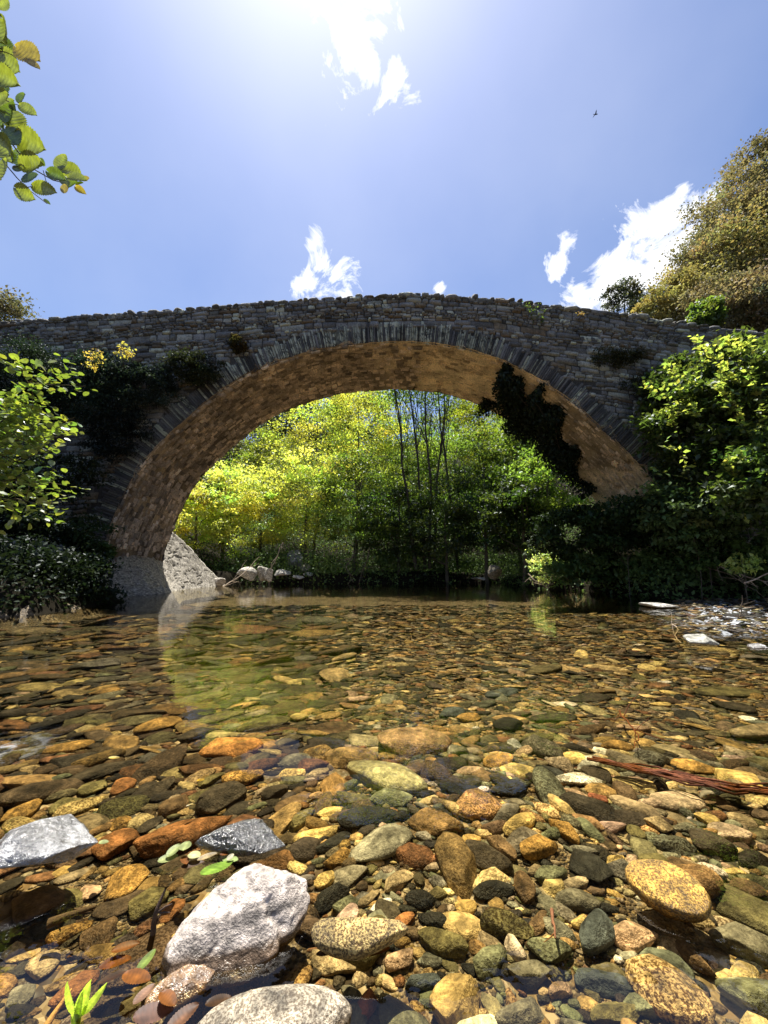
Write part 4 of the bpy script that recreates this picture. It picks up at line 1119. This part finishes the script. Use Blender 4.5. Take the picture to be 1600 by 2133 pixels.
# weeds on the wall
spray('wall_weed', at(1112, 695, Y=9.97), at(1102, 630, Y=9.8), 'tall thin green weed growing from the parapet right of the crown', 'plant', None, 420, 60, .05, (.09, .14, .04), .006, .12)
spray('wall_weed', at(1125, 695, Y=9.97), at(1135, 640, Y=9.8), 'shorter green weed beside the tall thin one on the parapet', 'plant', None, 421, 50, .05, (.09, .14, .04), .006, .12)
tree('wall_weed', at(1210, 660, Y=9.85), (.10, .06, .16), 'small dry tuft on the right part of the parapet', 'plant', seed=422, n=10, per=10, leaf=.05, col=(.22, .15, .08), trunk=.005, base=at(1212, 650, Y=9.97), limbs=4)
# ivy fringe on right spandrel
for k, (a_, b_, R, Rz, lab) in enumerate([(1290, 745, 1.0, .28, 'thin moss and ivy band on the right spandrel'), (1360, 800, .9, .5, 'thin dark ivy patch on the right spandrel above the bushes')]):
    tree('wall_shrub', at(a_, b_, Y=9.88), (R, .12, Rz), lab, 'shrub', seed=430 + k, n=50, per=60, leaf=.05, col=(.05, .05, .02), trunk=.012, base=at(a_, b_, Y=9.98), limbs=5, mat=M_DARKLEAF, csize=.2, hollow=.2)

# ------------------------------------------------------------------ near plants
# bright spray at the left edge
sp_list = [((-140, 1000), (158, 868), 'upper long spray of bright leaves reaching in at the left edge'), ((-140, 900), (75, 790), 'top spray of bright leaves at the left edge'),
           ((-140, 1000), (110, 935), 'middle spray of bright leaves at the left edge'), ((-140, 1040), (128, 1045), 'lowest spray of bright leaves at the left edge'),
           ((-140, 960), (40, 850), 'short spray of bright leaves between the top and upper ones'), ((-140, 1060), (60, 985), 'short spray of bright leaves between the middle and lowest ones'), ((-140,940),(20,900),'inner spray of bright leaves cut by the left edge')]
for k, (b_, t_, lab) in enumerate(sp_list):
    spray('leafy_branch', at(b_[0], b_[1], Y=2.9), at(t_[0], t_[1], Y=2.7), lab, 'branch', 'leafy branches at the left edge', 500 + k, 190, .058, (.15, .20, .04), .006, .22, True, M_NEARLEAF, 6)

# alder branch hanging in at top left
def near_leaf(c, length, width, ang, seed, col, curl=.15, yaw=0., rib=1.):
    """one serrated alder leaf facing roughly down to the eye"""
    r = np.random.default_rng(seed); n = 26
    t = np.linspace(0, 1, n); half = width / 2 * np.sin(np.pi * np.clip(t, 0, 1) ** .85) ** .62 * (1 + .07 * np.where(np.arange(n) % 2, 1, -1)) + .0006
    half[-1] = .0008; half[0] = .001
    rows = []
    for k, f in enumerate((-1, -.5, 0, .5, 1)):
        x = half * f; y = t * length
        vein = rib * .0022 * min(1, width / .05) * .6 * np.cos((t * 8 - abs(f) * 1.1) * 2 * math.pi) * (abs(f) > .1)
        z = curl * width * (f * f) * .8 - curl * length * (t - .5) ** 2 * .8 + vein * (1 if abs(f) < .9 else .4)
        rows.append(np.c_[x, y - length / 2, z])
    V = np.stack(rows, 1).reshape(-1, 3)
    i = np.arange(n - 1)[:, None] * 5 + np.arange(4)[None]
    F = np.stack([i, i + 1, i + 6, i + 5], -1).reshape(-1, 4)
    cc = np.tile(np.array([1.0, .95, 1.25, .95, 1.0]), n)[:, None] * (1 + .14 * np.cos((np.repeat(t, 5) * 8 - np.tile([1.1, .55, 0, .55, 1.1], n)) * 2 * math.pi))[:, None] * np.array(col)
    return V, F, cc
def cam_basis():
    f = np.array([0, math.cos(PITCH), math.sin(PITCH)]); u = np.array([0, -math.sin(PITCH), math.cos(PITCH)]); return np.array([1., 0, 0]), u, f
RX, RU, RF = cam_basis()
branch = empty('alder_branch', tuple(at(-60, 300, Y=1.0)), 'alder branch with serrated backlit leaves hanging in at the top left corner', 'branch')
DB = 1.05
def bp(px, py, dd=0.): 
    u = (1066.5 - py) / 800; x = (px - 800) / 800
    return np.array([0, 0, H]) + (RF + RX * x + RU * u) * (DB + dd)
a = Acc()
for pl, r0 in [([(-40, 215), (10, 280), (45, 325), (75, 355), (110, 375), (150, 385)], .0022), ([(-40, 300), (10, 340), (35, 370), (60, 395), (98, 424)], .0019),
               ([(-40, 190), (0, 203), (25, 215), (50, 222)], .0016), ([(-40, 100), (10, 108), (40, 120), (65, 130)], .0014), ([(-40, 60), (-10, 90), (10, 110)], .0016), ([(90, 355), (98, 385), (105, 390)], .001),
               ([(25, 350), (40, 345), (55, 345)], .001), ([(55, 390), (70, 388), (80, 392)], .001)]:
    V, F = tube(np.array([bp(p[0], p[1], .01 * k) for k, p in enumerate(pl)]), np.linspace(r0, r0 * .5, len(pl)), 6); a.add(V, F, (.06, .05, .05))
a.build('twig', M_BARK, parent=branch, smooth=True, loc=tuple(branch.location))
LG = (.15, .18, .035); LY = (.23, .18, .035); LD = (.07, .11, .022)
nl = [(5, 8, 30, 24, 210, LG), (8, 65, 55, 44, 100, LG), (5, 95, 50, 38, 120, LD), (58, 112, 56, 42, -30, LY), (68, 133, 34, 14, -35, LY), (18, 130, 60, 42, -40, LG), (14, 165, 55, 38, -25, LG),
      (5, 185, 50, 40, 60, LD), (0, 200, 36, 34, 10, LG), (46, 206, 24, 22, 60, LD), (58, 229, 40, 20, -30, LG), (28, 222, 20, 14, -60, LD), (10, 220, 44, 30, 30, LG), (0, 248, 44, 34, -70, LD),
      (32, 255, 56, 40, -65, LG), (20, 240, 40, 30, 80, LD), (64, 297, 66, 46, -25, LG), (25, 285, 44, 36, -50, LD), (8, 305, 52, 38, -50, LG), (44, 330, 44, 36, -80, LD), (68, 345, 46, 44, 10, LG),
      (14, 318, 52, 34, -60, LG), (5, 355, 50, 38, 70, LG), (88, 338, 20, 12, -50, LD), (62, 370, 34, 26, 20, LD), (92, 394, 50, 26, -15, LG), (52, 403, 46, 28, -30, LG), (128, 338, 36, 26, 60, LG),
      (118, 366, 40, 22, -25, LD), (148, 358, 50, 32, -25, LG), (160, 372, 40, 22, -10, LG), (136, 378, 30, 18, -70, LG), (178, 372, 16, 10, 10, LY), (134, 393, 18, 12, 80, LY), (168, 396, 26, 12, -35, LY),
      (150, 384, 26, 14, 30, LD), (165, 382, 16, 8, 10, LD), (98, 420, 18, 6, -40, LD), (35, 352, 20, 10, -20, LD)]
for k, (lx, ly, ln, wd, an, c) in enumerate(nl):
    r = np.random.default_rng(600 + k)
    V, F, cc = near_leaf(0, ln / 800 * DB * 1.05, wd / 800 * DB * 1.1, 0, k, c, r.uniform(.05, .3))
    t = math.radians(an); ca, sa = math.cos(t), math.sin(t)
    ydir = RX * ca + RU * sa; xdir = -RX * sa + RU * ca; nd = -RF
    tl = r.uniform(-.35, .35); xdir2 = xdir * math.cos(tl) + nd * math.sin(tl); nd2 = -xdir * math.sin(tl) + nd * math.cos(tl)
    W = V[:, :1] * xdir2 + V[:, 1:2] * ydir + V[:, 2:] * nd2 + bp(lx, ly, r.uniform(-.05, .07))
    mk('leaf', W, F, M_NEARLEAF, cc, None, parent=branch, smooth=True, loc=tuple(branch.location))

# floating leaves, sprout, sticks, roots
def flat_leaf(px, py, ln, wd, an, col, label, z=.006, name='fallen_leaf', group='fallen leaves', curl=.2, seed=0, parent=None):
    c = at(px, py, z=z); d = float(np.linalg.norm(c - (0, 0, H))) * .62
    V, F, cc = near_leaf(0, ln / 800 * d, wd / 800 * d, 0, seed, col, curl, 0., .25); cc = cc * (.8 + .45 * vnoise(V, 90, seed))[:, None]
    V = rotz(V, math.radians(an - 90)); V[:, 2] += V[:, 1] * RNG.normal(0, .15) + V[:, 0] * RNG.normal(0, .15)
    o = mk(name, V + c, F, M_LITTER, np.clip(cc, .003, 1), None, smooth=True, loc=tuple(c)); tag(o, label, 'leaf', group)
GL = (.15, .25, .03); PL = (.22, .25, .09); OR = (.16, .055, .008); BR = (.05, .024, .008)
for k, (x_, y_, l_, w_, an, c, lab, z) in enumerate([
    (452, 1808, 80, 46, 55, GL, 'large green leaf with serrated edge floating behind the white boulder', .03), (350, 1788, 42, 22, 20, PL, 'pale green leaf at the left of the floating litter', .01),
    (362, 1772, 34, 24, 60, PL, 'pale yellow green leaf, topmost at the left of the litter', .02), (386, 1762, 30, 26, 100, PL, 'cream leaf sticking up in the middle of the litter', .035), (405, 1782, 34, 22, -20, (.4, .38, .18), 'pale yellow leaf in the middle of the litter', .025),
    (385, 1792, 34, 16, -50, OR, 'orange brown leaf in the middle of the litter', .02), (402, 1800, 50, 14, 15, BR, 'brown curled leaf under the pale leaves of the litter', .015), (432, 1784, 44, 16, 25, (.3, .23, .12), 'tan long leaf between the pale and the large green one', .03),
    (480, 1790, 40, 20, -10, (.22, .29, .09), 'light green leaf right of the large green one', .02), (470, 1778, 26, 12, 30, OR, 'small orange leaf right end of the litter', .025), (216, 1754, 20, 12, 10, PL, 'tiny pale leaf beside the shiny slab', .012),
    (502, 1764, 16, 9, 0, LY, 'tiny yellow leaf on the edge of the glossy black rock', .035), (418, 1625, 20, 10, 5, (.4, .27, .03), 'tiny yellow leaf on a stone left of the puddle', .0), (238, 1578, 26, 8, 5, (.4, .32, .09), 'small yellow leaf on the dark slab in the left middle', .0),
    (240, 2005, 60, 26, 5, OR, 'orange leaf under water left of the white boulder', -.03), (285, 2035, 60, 34, -10, OR, 'curled orange brown leaf at the foot of the white boulder', .02), (235, 2035, 50, 18, 40, BR, 'dark red brown leaf under water at lower left', -.03),
    (262, 1972, 50, 16, 20, OR, 'long orange leaf under water at lower left', -.02), (305, 2000, 40, 22, 70, (.14, .19, .04), 'green leaf against the left side of the white boulder', .02), (455, 2085, 50, 26, 10, BR, 'wet brown leaf in the litter below the white boulder', .03),
    (320, 2110, 70, 34, 20, (.11, .05, .03), 'pinkish brown wet leaf at the bottom edge', .02), (350, 2080, 46, 26, -30, OR, 'orange wet leaf in the litter at the bottom', .03), (380, 2120, 60, 30, 40, (.12, .055, .025), 'brown wet leaf beside the grey granite boulder', .02), (300, 2070, 40, 20, 60, (.18, .10, .06), 'light brown wet leaf at the left of the bottom litter', .03),
    (680, 1985, 46, 14, -5, BR, 'brown leaf along the lower edge of the yellow speckled boulder', .0), (780, 1982, 70, 16, 5, OR, 'orange leaf lying at the right foot of the yellow speckled boulder', .0), (480, 1785, 18, 10, 50, (.4, .36, .22), 'tiny cream leaf at the right of the litter', .03), (396, 1676, 20, 9, 60, (.3, .27, .18), 'small grey leaf on the dark stone left of the glossy rock', .0)]):
    flat_leaf(x_, y_, l_, w_, an, c, lab, z, seed=k, curl=.04 + .1 * ((k * 7) % 5) / 5)

sprout_c = at(160, 2120, z=.0)
sprout = empty('green_sprout', tuple(sprout_c), 'small green sprout with upright leaves growing from the water at lower left', 'plant')
for k, (tx, ty, bx, by, wd) in enumerate([(137, 2052, 158, 2125, 16), (186, 2048, 164, 2120, 22), (218, 2055, 168, 2118, 14), (170, 2068, 160, 2125, 14), (150, 2110, 160, 2150, 10)]):
    dpt = float((sprout_c - (0, 0, H)) @ RF)
    p0 = np.array([0, 0, H]) + (RF + RX * (bx - 800) / 800 + RU * (1066.5 - by) / 800) * dpt
    p1 = np.array([0, 0, H]) + (RF + RX * (tx - 800) / 800 + RU * (1066.5 - ty) / 800) * (dpt - .03)
    ln = np.linalg.norm(p1 - p0); V, F, cc = near_leaf(0, ln, wd / 800 * dpt, 0, k, (.32, .42, .08), .2)
    yd = (p1 - p0) / ln; nd = -RF - yd * (-RF @ yd); nd /= np.linalg.norm(nd); xd = np.cross(yd, nd)
    mk('leaf', V[:, :1] * xd + (V[:, 1:2] + ln / 2) * yd + V[:, 2:] * nd + p0, F, M_NEARLEAF, cc, None, parent=sprout, smooth=True, loc=tuple(sprout_c))
V, F = tube([sprout_c - (0, 0, .06), sprout_c + (0, 0, .02)], .006, 7); mk('stem', V, F, M_BARK, np.broadcast_to((.3, .4, .1), V.shape), 0., parent=sprout, loc=tuple(sprout_c))

def stick(name, pl, rr, col, label, cat, group=None, side=0, seed=0, amp=.04):
    """a stick through picture points (px, py, Y or None, z)"""
    Pp = [at(p[0], p[1], Y=p[2]) if p[2] is not None else at(p[0], p[1], z=p[3]) for p in pl]
    a = Acc(); r = np.random.default_rng(seed); ps = []
    for i in range(len(Pp) - 1):
        w_ = wander(Pp[i], Pp[i + 1], 6, amp, seed + i); ps.append(w_[:-1] if i < len(Pp) - 2 else w_)
    ps = np.concatenate(ps)
    V, F = tube(ps, np.linspace(rr, rr * .35, len(ps)), 6); a.add(V, F, col)
    L = np.linalg.norm(ps[-1] - ps[0])
    for j in range(side):
        i = r.integers(1, len(ps) - 1); e = ps[i] + r.normal(size=3) * L * .22 * (1, .6, .7) + (ps[-1] - ps[0]) * .18
        V, F = tube(wander(ps[i], e, 6, .1, seed + 50 + j), np.linspace(rr * .5, rr * .15, 6), 4); a.add(V, F, col)
    o = a.build(name, M_BARK, smooth=True, loc=tuple(Pp[0])); tag(o, label, cat, group); return o
stick('stick', [(312, 1975, None, -.03), (325, 1900, None, .05), (345, 1852, None, .08)], .006, (.06, .04, .03), 'thin dark stick standing beside the left end of the white boulder', 'stick', side=3, seed=1)
stick('stick', [(95, 2140, None, -.04), (125, 2095, None, -.03), (150, 2060, None, -.02)], .006, (.45, .26, .09), 'curved yellow brown stick under the green sprout', 'stick', seed=2)
stick('stick', [(100, 1925, None, -.03), (200, 1888, None, -.02)], .009, (.08, .055, .035), 'dark rotten stick lying between the brown slabs on the left', 'stick', side=2, seed=3)
stick('root_strand', [(1150, 1895, None, 0), (1157, 1955, None, .0)], .004, (.16, .07, .03), 'short brown root strand upright in the right foreground', 'root', side=2, seed=4)
for k in range(14):
    r = np.random.default_rng(700 + k); o_ = r.normal(0, 7, 6)
    if k == 0:
        rb = empty('root_bundle', tuple(at(1400, 1610, z=-.02)), 'bundle of red brown roots trailing in the water towards the right edge', 'roots')
    Pp = [at(1235 + o_[0], 1582 + o_[1] * .3, z=-.01), at(1330 + o_[0], 1600 + o_[2] * .5, z=-.005), at(1430, 1622 + o_[3] * .8, z=-.0), at(1530, 1640 + o_[4] * 1.3, z=-.005), at(1640, 1648 + o_[5] * 1.8, z=-.01)]
    ps = np.concatenate([wander(Pp[i], Pp[i + 1], 6, .08, 700 + k * 5 + i) for i in range(4)])
    V, F = tube(ps, .0035, 5); mk('root_strand', V, F, M_BARK, np.broadcast_to(np.array((.13, .045, .02)) * r.uniform(.4, 1.3), V.shape), 0., parent=rb, smooth=True, loc=tuple(rb.location))
stick('root_strand', [(1290, 1480, None, -.03), (1312, 1510, None, -.02), (1330, 1530, None, -.01), (1322, 1558, None, -.01)], .004, (.14, .045, .02), 'red root tuft hanging between stones left of the root bundle', 'root', side=7, seed=6, amp=.12)
# dead branches on the right bank and riffle
for k, (pl, rr, lab, sd) in enumerate([
    ([(1480, 1170, 9.0, 0), (1540, 1195, 8.4, 0), (1600, 1215, 7.8, 0)], .02, 'pale dead branch leaning to the water at the right edge', 6),
    ([(1400, 1150, 9.8, 0), (1480, 1185, 9.2, 0), (1580, 1222, 8.2, 0)], .016, 'long dead branch above the riffle, behind the pale one', 7),
    ([(1350, 1170, 10.2, 0), (1430, 1190, 9.8, 0), (1500, 1218, 9.3, 0)], .012, 'thin dead branch left of the others on the right bank', 6),
    ([(1550, 1215, 7.2, 0), (1610, 1190, 7.0, 0)], .014, 'short dead stick crossing at the right edge', 3),
    ([(1532, 1312, 5.3, 0), (1545, 1275, 5.3, 0), (1546, 1240, 5.3, 0)], .010, 'bare dark twig standing up in the riffle', 3),
    ([(1420, 1340, 4.2, 0), (1400, 1300, 5.0, 0), (1500, 1310, 4.9, 0)], .006, 'thin twig lying across the riffle', 2),
    ([(1100, 1195, 13, 0), (1115, 1210, 12.8, 0), (1140, 1222, 12.8, 0)], .02, 'pale driftwood at the foot of the small sunlit shrub', 8),
    ([(740, 1150, 19, 0), (720, 1180, 18.6, 0), (735, 1212, 18.2, 0)], .035, 'bare forked root reaching down to the far waterline', 7),
    ([(770, 1140, 19, 0), (760, 1180, 18.8, 0), (748, 1210, 18.4, 0)], .03, 'bare hanging root right of the forked one', 5),
    ([(590, 1130, 18.6, 0), (575, 1165, 18.4, 0), (560, 1195, 18.2, 0)], .03, 'bare grey root above the pointed white rocks', 6),
    ([(460, 1225, 15.8, 0), (500, 1200, 16.5, 0), (540, 1160, 17.5, 0)], .02, 'thin branch over the water left of the white rocks', 5)]):
    stick('dead_branch', pl, rr, (.34, .27, .2) if k not in (4, 7, 8) else (.1, .08, .06), lab, 'branch', 'dead branches', side=sd, seed=20 + k, amp=.06)

# a bird high in the sky
bd = at(1241, 238, Y=22)
V, F = ICO[3]; V = V * (.10, .035, .035); a = Acc(); a.add(V, F, (.05, .05, .06))
V, F = ICO[2]; a.add(V * (.03, .028, .028) + (.105, 0, .012), F, (.05, .05, .06))
for sg in (-1, 1):
    a.add([(.05, 0, .01), (-.04, 0, .01), (-.06, sg * .12, .07), (.0, sg * .13, .08), (-.07, sg * .26, .03)], [np.array([[0, 1, 2], [0, 2, 3], [3, 2, 4]])], (.05, .05, .06))
a.add([(-.08, 0, 0), (-.17, .03, 0), (-.17, -.03, 0)], np.array([[0, 1, 2]]), (.05, .05, .06))
tag(mk('bird', np.concatenate(a.V), [np.concatenate(f) for f in a.F.values()], M_BARK, (.03, .03, .035), None), 'tiny dark bird flying high in the blue sky', 'bird').location = tuple(bd)

# ------------------------------------------------------------------ light, sky
SUN_EL, SUN_AZ = math.radians(73), math.radians(-17)    # azimuth from +Y, negative = left
sd = Vector((math.sin(SUN_AZ) * math.cos(SUN_EL), math.cos(SUN_AZ) * math.cos(SUN_EL), math.sin(SUN_EL)))
sl = bpy.data.lights.new('sun', 'SUN'); sl.energy = 5.0; sl.angle = math.radians(.5); sl.color = (1, .95, .86)
so = bpy.data.objects.new('sun', sl); COL.objects.link(so); so.rotation_euler = (-sd).to_track_quat('-Z', 'Y').to_euler(); so.location = (0, 0, 30)
w = bpy.data.worlds.new('World'); SC.world = w; w.use_nodes = True
ns, ls = w.node_tree.nodes, w.node_tree.links; ns.clear()
sky = ns.new('ShaderNodeTexSky'); sky.sky_type = 'NISHITA'; sky.sun_disc = False
sky.sun_elevation = SUN_EL; sky.sun_rotation = SUN_AZ; sky.dust_density = 1.35; sky.air_density = 1.0; sky.ozone_density = 5; sky.altitude = 300
tc = ns.new('ShaderNodeTexCoord'); DIR = tc.outputs['Generated']
nz = N(ns, 'ShaderNodeTexNoise', _Scale=13.0, _Detail=10.0, _Roughness=.66, _Distortion=.5); ls.new(DIR, nz.inputs['Vector'])
nz2 = N(ns, 'ShaderNodeTexNoise', _Scale=2.2, _Detail=5.0, _Roughness=.5); ls.new(DIR, nz2.inputs['Vector'])
def dvec(px, py):
    d = at(px, py, Y=1.0) - (0, 0, H); return d / np.linalg.norm(d)
best = None
for cx, cy, rr in [(740, 85, 90), (715, 50, 60), (765, 130, 60), (828, 150, 36), (652, 510, 26), (665, 545, 36), (645, 585, 36), (695, 610, 52), (915, 602, 16),
                   (1210, 600, 34), (1250, 570, 55), (1310, 500, 62), (1300, 600, 80), (1390, 450, 62), (1410, 540, 95), (1470, 420, 45), (1420, 395, 26), (1190, 505, 28), (1165, 550, 26)]:
    d0 = dvec(cx, cy); rad = float(np.linalg.norm(dvec(cx + rr, cy) - d0) + np.linalg.norm(dvec(cx, cy + rr) - d0)) / 2
    v = N(ns, 'ShaderNodeVectorMath', operation='DISTANCE'); ls.new(DIR, v.inputs[0]); v.inputs[1].default_value = tuple(d0)
    m_ = N(ns, 'ShaderNodeMath', operation='SUBTRACT'); m_.inputs[0].default_value = 1.0
    dv = N(ns, 'ShaderNodeMath', operation='DIVIDE'); ls.new(v.outputs['Value'], dv.inputs[0]); dv.inputs[1].default_value = rad
    ls.new(dv.outputs[0], m_.inputs[1])
    if best is None: best = m_.outputs[0]
    else:
        mx = N(ns, 'ShaderNodeMath', operation='MAXIMUM'); ls.new(best, mx.inputs[0]); ls.new(m_.outputs[0], mx.inputs[1]); best = mx.outputs[0]
nn = N(ns, 'ShaderNodeMath', operation='MULTIPLY_ADD'); ls.new(nz.outputs[0], nn.inputs[0]); nn.inputs[1].default_value = 6.0; nn.inputs[2].default_value = -3.05
sm = N(ns, 'ShaderNodeMath', operation='ADD'); ls.new(best, sm.inputs[0]); ls.new(nn.outputs[0], sm.inputs[1])
mask = ramp(ns, ls, sm.outputs[0], [(-.35, 0.0), (.1, .2), (.5, .7), (1.0, 1.0)])
veil = ramp(ns, ls, nz2.outputs[0], [(.4, .02), (.8, .14)])
vm = N(ns, 'ShaderNodeMath', operation='MAXIMUM'); ls.new(mask, vm.inputs[0]); ls.new(veil, vm.inputs[1])
skc = mixc(ns, ls, 1.0, sky.outputs[0], (1.03, 1.05, 1.15), 'MULTIPLY')
cl = mixc(ns, ls, vm.outputs[0], skc, (9.0, 9.1, 9.5))
bg = ns.new('ShaderNodeBackground'); bg.inputs['Strength'].default_value = .058; ls.new(cl, bg.inputs['Color'])
ow = ns.new('ShaderNodeOutputWorld'); ls.new(bg.outputs[0], ow.inputs[0])

cam = bpy.data.cameras.new('camera'); cam.sensor_fit = 'HORIZONTAL'; cam.sensor_width = 36; cam.lens = 18; cam.clip_start = .05; cam.clip_end = 600
co = bpy.data.objects.new('camera', cam); COL.objects.link(co); co.location = (0, 0, H); co.rotation_euler = (math.pi / 2 + PITCH, 0, 0)
SC.camera = co
SC.view_settings.view_transform = 'Standard'; SC.view_settings.look = 'None'; SC.view_settings.exposure = 1.4; SC.view_settings.gamma = 1
SC.cycles.max_bounces = 8; SC.cycles.transparent_max_bounces = 12; SC.cycles.sample_clamp_indirect = 6
